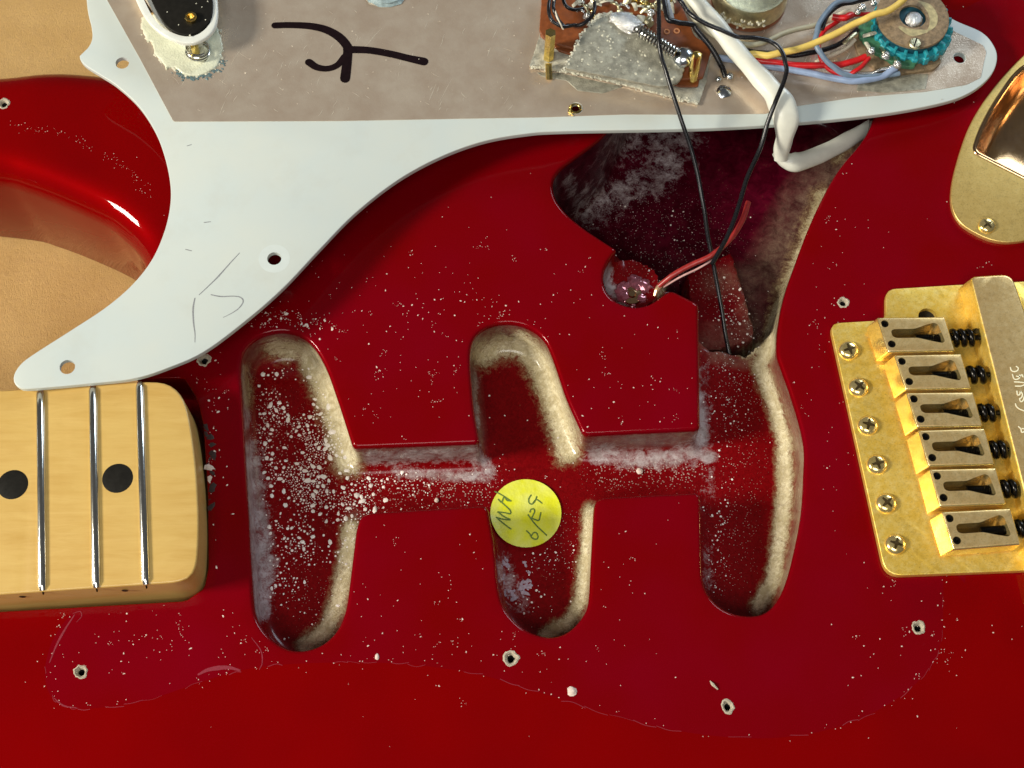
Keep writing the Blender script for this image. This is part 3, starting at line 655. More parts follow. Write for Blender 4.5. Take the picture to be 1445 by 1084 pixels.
m2 = MB(); tube(m2, catmull([P(936, 405, -.76), P(960, 391, -.5), P(985, 379, -.4), P(1010, 364, -.25)], 8), .03, 8); m2.build('wire_strand', plain('pale pink strand', (.62, .35, .33), .35, 0, .1, 8), w)

# ------------------------------------------------------------------ sticker
sc_ = np.array(P(742, 724, -1.4)[:2]); V = []; NR, NA = 10, 48
def place(q):
    q = np.atleast_2d(q).copy(); s = sd(q, cav)
    for _ in range(3):
        bad = s < .05; q[bad, 0] += (.05 - s[bad]); s = sd(q, cav)
    return q, cav_z(q)
base = [sc_] + [sc_ + .915 * r / NR * np.array([math.cos(a), math.sin(a)]) for r in range(1, NR + 1) for a in np.linspace(0, 2 * math.pi, NA, endpoint=False)]
q, z = place(np.array(base)); m2 = MB(); lift = np.concatenate([[.02], np.repeat(.02 + .03 * (np.arange(1, NR + 1) / NR) ** 4, NA)])
Fc = [(0, 1 + i, 1 + (i + 1) % NA) for i in range(NA)] + [(1 + (r - 1) * NA + i, 1 + r * NA + i, 1 + r * NA + (i + 1) % NA, 1 + (r - 1) * NA + (i + 1) % NA) for r in range(1, NR) for i in range(NA)]
Vt = [(x, y, zz + l) for (x, y), zz, l in zip(q, z, lift)]
m2.add(Vt, Fc); m2.rings([[Vt[1 + (NR - 1) * NA + i] for i in range(NA)], [(Vt[1 + (NR - 1) * NA + i][0], Vt[1 + (NR - 1) * NA + i][1], Vt[1 + (NR - 1) * NA + i][2] - .02) for i in range(NA)]], flip=True)
st = m2.build('sticker', M['yellow'], guitar, ang=80); st['label'] = 'round yellow sticker with handwritten letters and 6/24 in the middle rout'
m2 = MB()
sgx = np.arange(-1.1, 1.11, .05); sgg = np.stack(np.meshgrid(sgx, sgx, indexing='ij'), -1).reshape(-1, 2) + sc_; sgz = place(sgg)[1].reshape(len(sgx), len(sgx))
def szf(x, y):
    u, v = (x - sc_[0] + 1.1) / .05, (y - sc_[1] + 1.1) / .05; i, j = int(u), int(v); a, b = u - i, v - j; r = math.hypot(x - sc_[0], y - sc_[1]) / .915
    zz = (sgz[i, j] * (1 - a) + sgz[i + 1, j] * a) * (1 - b) + (sgz[i, j + 1] * (1 - a) + sgz[i + 1, j + 1] * a) * b
    return float(zz) + .03 + .03 * min(1, r) ** 4
tr = lambda l: [P(660 + x / 7.225, 650 + y / 7.225, -1.4)[:2] for x, y in l]
for l in ([(645, 350), (622, 390), (628, 432), (660, 440), (690, 400), (702, 366)], [(665, 430), (700, 395), (755, 432)], [(634, 522), (644, 497), (672, 490), (682, 518), (664, 560), (655, 585), (690, 600), (725, 608), (736, 570), (745, 530)],
          [(615, 550), (660, 612), (720, 680), (805, 760)], [(600, 715), (632, 745), (655, 785), (700, 803), (718, 775), (700, 735), (672, 735), (650, 765)],
          [(278, 318), (350, 352), (440, 410)], [(440, 410), (402, 405), (370, 370), (345, 425), (312, 395)], [(312, 395), (380, 455), (432, 505), (434, 540), (380, 530), (308, 522)], [(308, 522), (370, 570), (435, 602), (352, 595), (292, 578)], [(292, 578), (340, 620), (392, 660), (442, 697)]):
    ribbon(m2, tr(l), 1.9 / CMU, szf, n=5)
m2.build('handwriting', M['ink'], st, smooth=False)

# ------------------------------------------------------------------ dust, droplets, chips
def onfloor(a, b, z0=-1.4):
    q = P(a, b, z0)[:2]; return q
drop = MB(); pts = []; rd = random.Random(3)
def cand(n, cx, cy, sx, sy, ang, rmin, rmax):
    for _ in range(n):
        u, v = rd.gauss(0, 1), rd.gauss(0, 1); x = cx + u * sx * math.cos(ang) - v * sy * math.sin(ang); y = cy + u * sx * math.sin(ang) + v * sy * math.cos(ang)
        pts.append((x, y, rmin + (rmax - rmin) * rd.random() ** 2.6))
cand(3000, 450, 655, 58, 32, .75, .014, .075); cand(1500, 425, 680, 42, 60, 0, .012, .05); cand(260, 425, 790, 34, 50, 0, .012, .034); cand(200, 400, 580, 26, 45, 0, .012, .04); cand(200, 520, 690, 45, 22, 0, .014, .04); cand(120, 600, 690, 60, 18, 0, .010, .03); cand(190, 780, 810, 26, 34, .2, .012, .035)
cand(60, 740, 650, 50, 40, 0, .010, .032); cand(150, 1030, 560, 30, 50, 0, .010, .03); cand(120, 1015, 780, 20, 50, 0, .010, .035); cand(150, 920, 320, 60, 40, 0, .012, .04); cand(90, 1040, 420, 25, 40, 0, .014, .045)
Q = np.array([onfloor(x, y) for x, y, _ in pts]); s_ = sd(Q, cav); zz = cav_z(Q); kept = []
for k in range(len(pts)):
    r = pts[k][2]
    if s_[k] < .2 or np.hypot(*(Q[k] - sc_)) < 1.0: continue
    if any((Q[k][0] - a) ** 2 + (Q[k][1] - b) ** 2 < (r + c) ** 2 * 1.25 for a, b, c in kept): continue
    kept.append((Q[k][0], Q[k][1], r)); blob(drop, (Q[k][0], Q[k][1], zz[k] - .004), r, .4, k, .3, sx=rd.uniform(1, 1.7) if r > .04 else 1, rot=rd.uniform(0, 3.1))
d = drop.build('dried_droplets', plain('pale dried droplets', (.86, .80, .74), .35, 0, .1, 20), body, kind='stuff'); d['label'] = 'pale dried droplets spattered over the cavity floors'
# flaky residue patch below the sticker
fl = MB()
for k in range(90):
    t = rd.random() * 6.28; x = 722 + 22 * math.cos(t) * rd.uniform(.5, 1.2); y = 815 + 30 * math.sin(t) * rd.uniform(.6, 1.15); q = np.array(onfloor(x, y))
    if sd([q], cav)[0] < .12: continue
    blob(fl, (q[0], q[1], cav_z(q)[0] - .002), rd.uniform(.02, .06), .12, k, .6, sx=rd.uniform(1, 2.5), rot=rd.uniform(0, 3.1))
gr = MB()
for k in range(60):
    x, y = 289 + rd.gauss(0, 7), rd.uniform(600, 730); q = P(x, y, 0)
    if sd([q[:2]], top_loop)[0] < .01: continue
    blob(gr, (q[0], q[1], -.001), rd.uniform(.02, .09), .12, k, .5, sx=rd.uniform(1, 2.), rot=rd.uniform(0, 3.1), m=int(rd.random() < .25))
gr.build('grime', [plain('dark grime', (.03, .012, .010), .6, 0, .3, 20), M['dust']], body, kind='stuff')
f_ = fl.build('flaky_residue', plain('grey lilac residue', (.36, .28, .33), .5, 0, .3, 20), body, kind='stuff')
dm = MB(); rd = random.Random(11); pp = []
def dust(n, cx, cy, sx, sy, ang=0., rmin=.008, rmax=.021):
    for _ in range(int(n * .42)):
        u, v = rd.gauss(0, 1), rd.gauss(0, 1); pp.append((cx + u * sx * math.cos(ang) - v * sy * math.sin(ang), cy + u * sx * math.sin(ang) + v * sy * math.cos(ang), rmin + (rmax - rmin) * rd.random() ** 5))
        if rd.random() < .12:
            for _ in range(rd.randrange(3, 9)): pp.append((pp[-1][0] + rd.gauss(0, 3), pp[-1][1] + rd.gauss(0, 3), rd.uniform(.004, .010)))
dust(230, 425, 452, 36, 10, .12, .008, .035); dust(40, 365, 452, 16, 20); dust(110, 690, 440, 45, 14, .1); dust(260, 650, 400, 170, 70); dust(200, 580, 520, 60, 60); dust(120, 580, 830, 70, 70); dust(90, 690, 920, 120, 20)
dust(200, 900, 540, 80, 60); dust(160, 300, 600, 14, 80, 0, .008, .03); dust(170, 240, 900, 110, 25); dust(150, 1180, 500, 25, 110); dust(300, 700, 700, 420, 260, 0, .006, .018); dust(110, 1270, 900, 60, 60); dust(60, 1200, 300, 80, 40); dust(60, 870, 800, 60, 60); dust(60, 140, 905, 50, 25)
for k in range(110):                                   # along the old outline of the guard
    i = rd.randrange(len(imp)); q = imp[i]; a, b = pix([[q[0], q[1], 0]])[0]; pp.append((a + rd.gauss(0, 5), b + rd.gauss(0, 4) - 3, rd.uniform(.005, .013)))
for k in range(110):                                   # dust on the shoulder of the cutaway
    t = rd.random(); q = catmull([(20, 178), (80, 187), (130, 208), (180, 240), (215, 282)], 10); i = int(t * (len(q) - 1)); pp.append((q[i][0] + rd.gauss(0, 5), q[i][1] + rd.gauss(0, 4), rd.uniform(.003, .010)))
Q = np.array([P(a, b, 0)[:2] for a, b, _ in pp]); s1 = sd(Q, top_loop); s2 = sd(Q, cav)
big = []
for k in range(len(pp)):
    if s1[k] < .02 or s2[k] > -.13: continue
    blob(dm, (Q[k][0], Q[k][1], -.001), pp[k][2], .5, k, .45, sx=rd.uniform(1, 1.8), rot=rd.uniform(0, 3.1))
d = dm.build('dust_specks', M['dust'], kind='stuff'); d['label'] = 'fine pale dust specks scattered over the red lacquer'
fb = MB(); zf0 = lambda x, y: .003
rd = random.Random(5)
for seg in range(0, len(imp) - 3, 2):
    if rd.random() < .42:
        a = imp[seg:seg + 3] + np.random.randn(3, 2) * .02; ribbon(fb, a, rd.uniform(.005, .014), zf0, n=4)
for l, w in (([(105, 868), (92, 888), (80, 910), (70, 935)], 3), ([(103, 866), (113, 863), (115, 870), (108, 878)], 1.2), ([(280, 952), (295, 945), (320, 942), (338, 946)], 6), ([(355, 900), (368, 918), (370, 935), (366, 945)], 1.5), ([(76, 985), (90, 996), (108, 999)], 2)):
    ribbon(fb, [P(a, b, 0)[:2] for a, b in l], [w * .4 / CMU, w / CMU, w * .4 / CMU], lambda x, y: .0045)
fb.build('residue_line', M['film_dust'], body, smooth=False, kind='stuff')['label'] = 'thin dusty line where the edge of the old guard lay'
def chip(a, b, r, z, label, name='paint_chip', mat='dust', cat='chip', flat=.5, sx=1., rot=0., seed=1, grp=None):
    m2 = MB(); c = P(a, b, z); blob(m2, c, r, flat, seed, .18, big=True, sx=sx, rot=rot); o = m2.build(name, M[mat]); o['label'] = label; o['category'] = cat
    if grp: o['group'] = grp
chip(807, 976, .115, 0, 'round white chip lying on the red body below the middle rout', seed=2, grp='loose chips on the guitar')
chip(532, 927, .075, 0, 'small triangular pale chip on the body right of the left rout bottom', seed=4, sx=.7, grp='loose chips on the guitar')
chip(902, 665, .085, -1.42, 'white chip lying in the channel between middle and right routs', seed=5, grp='loose chips on the guitar')
chip(616, 706, .06, -1.42, 'tiny white chip on the floor of the left channel near its lower edge', seed=6, grp='loose chips on the guitar')
m2 = MB(); tube(m2, catmull([P(1002, 961, .02), P(1006, 966, .05), P(1013, 973, .02)], 5), [.012, .04, .015], 6); o = m2.build('wood_splinter', M['wood']); o['label'] = 'tiny wood sliver above left of the lower right screw hole'; o['category'] = 'splinter'

# ------------------------------------------------------------------ pickguard, turned over and lifted
pg = empty('pickguard', 'white pickguard lying face down with foil shield, pickup, switch and wires', 'pickguard')
gpx = [(116, -120), (122, 0), (129, 38), (130, 54), (125, 66), (116, 75), (112, 81), (120, 92), (142, 106), (165, 121), (195, 149), (218, 184), (232, 220), (240, 258), (240, 290), (232, 326), (215, 365), (188, 400), (150, 433), (100, 466), (50, 498), (30, 513), (20, 528), (20, 540), (28, 547), (45, 548.5),
       (130, 541), (190, 534), (240, 518), (290, 495), (350, 450), (400, 406), (450, 353), (500, 302), (560, 255), (620, 222), (680, 200), (740, 189), (800, 185), (1000, 181), (1140, 172), (1250, 160), (1330, 145), (1370, 130), (1397, 108), (1407, 85), (1403, 65), (1385, 45), (1345, 27), (1318, 5), (1290, -40), (1240, -120), (1150, -200), (800, -240), (300, -240), (150, -200)]
go = np.array(gxy(gpx)); go = catmull(go, 6, True); go = resample(go, .1)
gh = [(172.5, 89, .18), (387, 365, .18), (95, 518, .19), (813, 153, .165), (1354, 82, .165)]
holes = [circle(G(a, b)[:2], r, 26) for a, b, r in gh]
zt = lambda x, y: gz(x, y, .2); zb = lambda x, y: gz(x, y, 0.05)
gp = slab(go, zt, zb, .025, holes).build('guard_plate', M['guard'], pg)
fpx = [(140, -30), (151, 0), (198, 84), (245, 172), (480, 171), (640, 168), (760, 166), (880, 162), (1000, 162), (1080, 161), (1117, 151), (1205, 138), (1304, 130), (1364, 120), (1384, 110), (1388, 90), (1392, 74), (1387, 64), (1347, 45), (1325, 25), (1290, -30), (1200, -150), (800, -200), (300, -200), (150, -120)]
fo = rounded(gxy(fpx), .06, 3)
zfoil = lambda x, y: gz(x, y, .212)
fo_ = slab(fo, zfoil, lambda x, y: gz(x, y, .203), .002, [circle(G(a, b)[:2], r * (1.0 if i < 3 else 1.12), 26) for i, (a, b, r) in enumerate(gh) if i > 2], steps=1).build('foil_shield', M['foil'], pg)
rd = random.Random(21); m2 = MB()
for k in range(120):
    a, b = (rd.uniform(165, 740), rd.uniform(5, 165)) if k < 95 else (rd.uniform(1000, 1230), rd.uniform(20, 150)); an = rd.gauss(1.12, .12) if rd.random() < .72 else rd.gauss(-.62, .2); L = rd.uniform(4, 15) * (3 if rd.random() < .16 else 1)
    if b < (a - 151) * -1.83: continue
    pt = [(a + math.cos(an) * L * t_ * .5 + rd.gauss(0, .5), b - math.sin(an) * L * t_ * .5) for t_ in (-1, -.3, .3, 1)]
    if min((q[0] - 151) * 1.83 - q[1] for q in pt) < 8 or max(q[1] for q in pt) > 165: continue
    ribbon(m2, gxy(pt, .213), np.array([.3, rd.uniform(.6, 1.5), .3]) / CMU, lambda x, y: gz(x, y, .2135 + k * 1e-6), n=2)
for k in range(150):
    a, b = rd.uniform(200, 1380), rd.uniform(5, 150)
    if (a - 151) * 1.83 - b > 8: blob(m2, G(a, b, .212), rd.uniform(.006, .022), .4, k, .4)
m2.build('foil_scratch', plain('bright scratches', (.66, .58, .46), .45, .5, .1, 20), fo_, smooth=False, kind='stuff')
zink = lambda x, y: gz(x, y, .2165)
m2 = MB()
for l, w in (([(388, 36), (410, 35.5), (438, 37), (460, 42), (478, 52), (489, 64), (492, 72)], [11, 11, 12, 13, 14, 14, 15]), ([(490, 70), (520, 71), (550, 76), (575, 82), (598, 87)], [13, 12, 12, 12, 14]), ([(491, 68), (490, 85), (487, 111)], [14, 14, 15]), ([(436, 88), (447, 95), (462, 97), (476, 92), (486, 80)], [12, 11, 10, 10, 10])):
    ribbon(m2, gxy(l, .216), np.array(w) / CMU, zink)
    zo = zink; zink = (lambda zo: (lambda x, y: zo(x, y) + .0012))(zo)
mk = m2.build('marker_symbol', M['marker'], fo_, smooth=False)
m2 = MB(); zg = lambda x, y: gz(x, y, .204)
for l, w in (([(338, 357), (325, 371), (309, 389), (296, 402), (281, 416)], [1.0, 1.4, 2, 1.4, 1.]), ([(275, 421), (272.5, 435), (273, 455), (275, 470), (275, 483)], [1.4, 2.2, 1.8, 1.2, .8]), ([(298, 416), (312, 418.5), (330, 418), (340, 420), (343, 426), (337, 435), (327, 442), (315, 448)], [1.6, 1.8, 1.4, 1.8, 1.6, 1.4, 1., .7]), ([(262, 352), (270, 354)], 1.2), ([(288, 314), (297, 313)], 1.2), ([(264, 206), (270, 204)], 1.)):
    m2 = MB(); ribbon(m2, gxy(l, .204), np.atleast_1d(w) / CMU, zg, n=4); m2.build('pencil_mark', M['pencil'], gp, smooth=False)
for a, b, r in ((387, 365, .40),):
    m2 = MB(); q = circle(G(a, b)[:2], r, 40); q2 = circle(G(a, b)[:2], .185, 40); Pq, Tq = cdt(q, [q2]); m2.add([(x, y, gz(x, y, .2012)) for x, y in Pq], Tq.tolist()); m2.build('screw_mark', plain('cleaner plastic ring', (.60, .66, .635), .45, 0, .03), gp, smooth=False)
# ---- pickup at the left
pu = empty('pickup', '', ''); del pu['category']; pu['label'] = 'single coil pickup with black base and off white cover'; pu.parent = pg
cov = resample(rounded([G(a, b, .9)[:2] + (c / CMU,) for a, b, c in [(160, -70, 10), (186, -12, 30), (206, 32, 30), (236, 56, 26), (272, 66, 26), (303, 48, 22), (309, 20, 22), (303, -30, 20), (280, -90, 10)]]), .06)
inn_ = resample(rounded([G(a, b, .9)[:2] + (c / CMU,) for a, b, c in [(176, -70, 10), (197, -14, 26), (212, 20, 26), (228, 42, 26), (268, 57, 26), (294, 42, 20), (303, 18, 20), (296, -30, 20), (272, -90, 10)]]), .06)
h0, h1 = (lambda x, y: gz(x, y, .95)), (lambda x, y: gz(x, y, .84))
slab(inset(ccw(cov), .28), lambda x, y: gz(x, y, .8), lambda x, y: gz(x, y, .22), .03).build('cover_shell', M['bobbin'], pu)
slab(cov, h0, h1, .05, [inn_]).build('pickup_cover', M['bobbin'], pu)
flat_ = resample(rounded([G(a, b, .99)[:2] + (c / CMU,) for a, b, c in [(190, -70, 10), (208, -12, 20), (222, 18, 20), (238, 43, 20), (266, 52, 22), (294, 36, 18), (302, 12, 18), (296, -30, 10), (272, -90, 10)]]), .06)
slab(flat_, lambda x, y: gz(x, y, 1.0), lambda x, y: gz(x, y, .82), .02).build('base_flat', M['black'], pu)
m2 = MB(); tube(m2, [G(198, -5, .8), G(214, 20, .8)], .06, 8); m2.build('coil_winding', M['copper'], pu)
c = G(270, 27, 1.0); m2 = MB(); lathe(m2, [(.16, -.02), (.165, .1), (.15, .13), (.10, .12), (.09, 0.02), (0, .02)], c, seg=9); m2.build('eyelet', M['brass'], pu, ang=20)
m2 = MB()
for k, (a, b) in enumerate([(268, 50), (252, 35), (236, 17), (285, 10), (293, 2), (277, 5), (290, 28)]): blob(m2, G(a, b, 1.0), .02 if k else .03, .5, k)
m2.build('wax_crumb', M['crust'], pu, kind='stuff')
wpx = [(200, 30), (206, 55), (212, 58), (216, 64), (217, 74), (222, 80), (226, 84), (232, 92), (236, 98), (240, 95), (246, 95), (252, 100), (262, 106), (272, 107), (284, 105), (294, 102), (304, 96), (311, 84), (314, 68), (312, 54), (308, 42), (296, 20), (250, 0), (212, 10)]
wx = resample(catmull(np.array(gxy(wpx, .25)), 5, True), .06); wx = wx + np.random.randn(*wx.shape) * .012
slab(wx, lambda x, y: gz(x, y, .27 + .012 * math.sin(x * 7) * math.cos(y * 6)), zfoil, .045, grid=.12).build('wax_patch', M['wax'], pu, ang=60)
m2 = MB()
for k in range(150):
    t = random.random(); a, b = [(255, 103), (272, 109), (290, 107), (304, 100), (312, 90)][int(t * 4.99)]; blob(m2, G(a + random.gauss(0, 5), b + random.gauss(0, 2), .213), random.uniform(.015, .045), .5, k, .4)
m2.build('rubber_crumb', plain('blue grey crumbs', (.10, .16, .17), .5, 0, .3, 9), pu, kind='stuff')
m2 = MB()
for k in range(70):
    i = random.randrange(len(wx)); blob(m2, (wx[i][0] + random.gauss(0, .04), wx[i][1] + random.gauss(0, .04), zfoil(*wx[i])), random.uniform(.02, .06), .6, k, .4)
m2.build('wax_flake', M['crust'], pu, kind='stuff')
m2 = MB(); tube(m2, helix(G(279, 77, .26), G(279, 66, .56), .30, 3, 20), .032, 7); m2.build('height_spring', M['steel'], pu)
m2 = MB(); tube(m2, [G(277, 76, .2), G(273, 60, .75)], .11, 12); m2.build('height_screw', M['brass'], pu)
m2 = MB(); blob(m2, G(543, -4, .215), .34, .5, 3, .15, big=True, sx=1.5); m2.build('glue_blob', plain('blue grey glue', (.30, .40, .42), .3, 0, .3, 6, .02), pg)

# ---- selector switch
sw = empty('selector_switch', '', ''); del sw['category']; sw['label'] = 'dusty pickup selector switch with brown boards, spring and brass posts'; sw.parent = pg
def gslab(px_, h1_, h0_, mat, name, par, bev=.012, r=.05, sp=None, holes=(), jag=0):
    o_ = rounded([G(a[0], a[1], h1_)[:2] + ((a[2] / CMU) if len(a) > 2 else r,) for a in px_])
    if jag: o_ = resample(o_, .06); o_ = o_ + np.random.randn(*o_.shape) * jag
    return slab(o_, lambda x, y: gz(x, y, h1_), lambda x, y: gz(x, y, h0_), bev, holes).build(name, mat, par)
bp = gslab([(762, 48), (747, 94), (800, 101), (850, 112), (930, 132), (986, 147), (996, 118), (1006, 62), (940, 20), (770, 0)], .30, .24, M['dusty_clear'], 'base_plate', sw, jag=.006)
gslab([(757, 102), (765, 108), (800, 114), (815, 128), (850, 132), (880, 122), (850, 116), (790, 103)], .225, .214, M['dusty_metal'], 'metal_tongue', sw)
gslab([(764, 6), (761, 42), (770, 58), (800, 66), (850, 78), (960, 112), (992, 110), (1006, 64, 8), (980, 52, 10), (973, 32), (950, -20), (764, -20)], .62, .54, M['phenolic'], 'circuit_board', sw, .02)
gslab([(764, 30), (762, 50), (790, 72), (960, 122), (985, 122), (990, 100)], .46, .40, M['phenolic'], 'lower_board', sw, .02)
lv = gslab([(840, 27), (853, 20), (868, 20), (878, 36), (900, 48), (940, 72), (962, 84), (966, 96), (961, 112), (948, 121), (930, 122), (797, 96), (812, 66), (824, 44)], .80, .72, M['dusty_metal'], 'lever_plate', sw, .015, jag=.008)
m2 = MB(); edge = np.array([G(a, b, .8) for a, b in [(797, 96), (812, 66), (824, 44), (840, 27), (853, 20), (868, 20)]]); ee = catmull(edge, 20)
for k in range(110):
    p = ee[random.randrange(len(ee))]; blob(m2, (p[0] + random.gauss(0, .03), p[1] + random.gauss(0, .03), p[2] - .01), random.uniform(.015, .05), .7, k, .4)
e2 = catmull(np.array([G(a, b, .3) for a, b in [(750, 94), (800, 101), (850, 112), (930, 132), (984, 146)]]), 20)
for k in range(120):
    p = e2[random.randrange(len(e2))]; blob(m2, (p[0] + random.gauss(0, .05), p[1] + random.gauss(0, .03), p[2] - .01), random.uniform(.015, .045), .7, k, .4)
for k in range(120):
    a, b = random.uniform(810, 955), random.uniform(35, 118)
    if inside(np.array([[a, b]]), [(805, 94), (845, 30), (875, 40), (960, 90), (950, 118)])[0]: blob(m2, G(a, b, .8), random.uniform(.012, .04), .5, k, .4)
m2.build('dust_crust', M['crust'], sw, kind='stuff')
m2 = MB(); tube(m2, [G(774, 82, .3), G(777, 46, 1.35)], .15, 6); m2.build('brass_post', M['brass'], sw, ang=20)
m2 = MB(); tube(m2, [G(775, 112, .22), G(774, 90, .5)], .09, 8); m2.build('brass_stub', M['brass'], sw)
m2 = MB(); tube(m2, np.array([G(976, 118, .3), G(983, 80, 1.28), G(984, 76, 1.36), G(984.5, 74, 1.40)]), [.145, .145, .13, .06], 18); m2.build('brass_post', M['brass'], sw)
m2 = MB(); tube(m2, helix(G(897, 40, 1.0), G(954, 76, 1.0), .155, 14, 16), .034, 7); m2.build('lever_spring', M['steel'], sw)
m2 = MB(); tube(m2, [G(895, 40, 1.0), G(958, 78, 1.0)], .06, 8); m2.build('spring_core', M['black_metal'], sw)
m2 = MB(); blob(m2, G(886, 33, .8), .30, .55, 3, .12, big=True, sx=1.6, rot=-.6); blob(m2, G(868, 26, .8), .18, .5, 4, .15, big=True); m2.build('rivet_lug', M['solder'], sw, ang=30)
m2 = MB(); blob(m2, G(965, 82, .80), .32, .8, 8, .12, big=True); m2.build('rivet_lug', M['zinc'], sw, ang=30)
for k, (a, b, w_, l_, an) in enumerate([(816, 6, .1, .35, .4), (826, 12, .08, .3, 2.2), (838, 4, .1, .3, 1.2), (855, 3, .12, .4, .1), (868, 8, .08, .3, 2.6), (885, 2, .14, .35, 1.), (895, 10, .1, .25, 2.), (912, 14, .1, .4, .5), (922, 10, .07, .3, 2.3), (903, 30, .2, .35, .6), (914, 32, .22, .3, 2.4), (930, 4, .1, .3, 1.3), (946, 10, .12, .45, 1.8)]):
    c = np.array(G(a, b, .66)); d = np.array([math.cos(an), math.sin(an), 0]); s = np.array([-d[1], d[0], 0]); m2 = MB()
    path = [c - d * l_ / 2, c + np.array([0, 0, .12]), c + d * l_ / 2 + np.array([0, 0, .02])]; tube(m2, catmull(path, 5), [w_ * .5, w_ * .7, w_ * .45], 8, flat=.35, ud=(0, 0, 1)); m2.build('contact_lug', M['tin'] if k % 3 else M['crust'], sw)
rd = random.Random(9)
for k in range(26):
    a, b = rd.uniform(800, 965), rd.uniform(-4, 26)
    m2 = MB(); q = G(a, b, .63); r = rd.uniform(.05, .13); blob(m2, q, r, 1.2, k, .3, big=True); p_ = np.array(q); e_ = p_ + np.array([rd.uniform(-.3, .3), rd.uniform(-.25, .25), rd.uniform(.05, .3)])
    tube(m2, catmull([p_, (p_ + e_) / 2 + np.array([0, 0, .08]), e_], 4), [.05, .04, .03], 6, flat=.5, ud=(0, 0, 1)); m2.build('solder_joint', M[('solder', 'crust', 'brass', 'tin')[k % 4]], sw, ang=70)
for a, b in ((941, 45), (955, 44)):
    c = G(a, b, .62); m2 = MB(); lathe(m2, [(.05, 0), (.05, .02), (.085, .02), (.09, 0)], c, seg=14); m2.build('rivet_ring', plain('tan ring', (.50, .22, .10), .4), sw)
def wire(px_, r, mat, name, par=pg, label=None, seg=10, **k):
    pts_ = [G(a, b, h) for a, b, h in px_]; m3 = MB(); cp_ = catmull(pts_, 9); cp_ = cp_ + np.stack([np.interp(np.arange(len(cp_)), np.arange(0, len(cp_) + 5, 5), np.random.randn(len(np.arange(0, len(cp_) + 5, 5)))) for _ in range(3)], 1) * .014; tube(m3, cp_, r, seg, **k); o_ = m3.build(name, mat, par, ang=70)
    if label: o_['label'] = label
    return o_
for l, mt in (([(782, -20, 1.1), (775, 8, 1.2), (779, 28, 1.2), (795, 38, 1.1), (812, 36, .9)], 'black_wire'), ([(788, -20, 1.15), (781, 10, 1.25), (786, 26, 1.2), (797, 38, 1.1)], 'black_wire'), ([(800, -20, .9), (795, 4, 1.0), (808, 14, .95), (822, 12, .8)], 'black_wire'), ([(840, 4, .9), (836, 22, 1.0), (820, 34, .95), (800, 36, .8)], 'black_wire'), ([(782, 0, 1.25), (784, 18, 1.3), (789, 32, 1.25), (796, 41, 1.1)], 'w_cream')):
    wire(l, .052 if mt == 'black_wire' else .02, M[mt], 'switch_wire', sw)

# ---- first potentiometer, tin can
p1 = empty('tone_potentiometer', '', ''); del p1['category']; p1['label'] = 'round dull tin potentiometer can at the top edge'; p1.parent = pg
c = G(1062, -24, 1.05); cz = lambda h: gz(c[0], c[1], h)
m2 = MB(); lathe(m2, [(0, 0), (.86, 0), (.90, .015), (.98, .015), (1.02, -.05), (1.05, -.62)], (c[0], c[1], cz(1.05)), seg=48); m2.build('can', M['tin'], p1, ang=30)
m2 = MB(); lathe(m2, [(0, .06), (1.03, .06), (1.05, 0), (1.05, -.1), (0, -.1)], (c[0], c[1], cz(.36)), seg=48); m2.build('base_disc', M['phenolic'], p1, ang=30)
m2 = MB()
for k in range(40):
    t = random.uniform(3.6, 5.2); blob(m2, (c[0] + 1.06 * math.cos(t), c[1] + 1.06 * math.sin(t), cz(random.uniform(.38, .75))), random.uniform(.02, .06), .8, k, .4)
m2.build('wax_crumb', M['crust'], p1, kind='stuff')
# ---- second potentiometer, brown disc over teal body
p2 = empty('volume_potentiometer', '', ''); del p2['category']; p2['label'] = 'brown disc potentiometer with teal ring and silver shaft'; p2.parent = pg
c = G(1288, 24, .95); cz = lambda h: gz(c[0], c[1], h); hub = G(1289, 25, .95)
disc = circle(c[:2], 1.0, 60); slab(disc, lambda x, y: gz(x, y, .97), lambda x, y: gz(x, y, .88), .02, [circle((hub[0] - .02, hub[1] + .03), .37, 28)]).build('fibre_disc', M['disc'], p2)
tg = []
for k in range(168):
    a = 2 * math.pi * k / 168; rr_ = 1.08 + (.05 if (k // 4) % 2 else -.02); tg.append((c[0] + .05 + rr_ * math.cos(a), c[1] - .08 + rr_ * math.sin(a)))
ring_ = slab(np.array(tg), lambda x, y: gz(x, y, .66), lambda x, y: gz(x, y, .40), .03).build('teal_ring', M['teal'], p2, ang=30)
slab(circle((c[0], c[1] - .02), .98, 50), lambda x, y: gz(x, y, .87), lambda x, y: gz(x, y, .66), .02).build('inner_drum', M['teal_dark'], p2)
for k in range(22):
    a = 2 * math.pi * (k + .5) / 22; u = np.array([math.cos(a), math.sin(a)]); v = np.array([-u[1], u[0]]); cc = np.array([c[0] + .04, c[1] - .06])
    q4 = [cc + u * .9 + v * .05, cc + u * .9 - v * .05, cc + u * 1.1 - v * .035, cc + u * 1.1 + v * .035]; slab(np.array(q4), lambda x, y: gz(x, y, .80), lambda x, y: gz(x, y, .6), .02).build('ring_tooth', M['teal'], ring_)
gslab([(1200, 40, 6), (1212, 78, 8), (1240, 100, 8), (1270, 104, 6), (1318, 98, 6), (1330, 86, 6), (1290, 40)], .34, .22, M['disc'], 'base_board', p2, .02)
gslab([(1214, 24, 6), (1212, 50, 8), (1232, 72, 6), (1268, 92, 6), (1290, 95, 6), (1300, 80), (1250, 20)], .56, .44, M['green'], 'green_board', p2, .03, jag=.01)
m2 = MB(); lathe(m2, [(.36, -.25), (0, -.25)], (hub[0], hub[1], hub[2]), seg=24); m2.build('shaft_well', plain('green grey well', (.10, .17, .14), .3), p2)
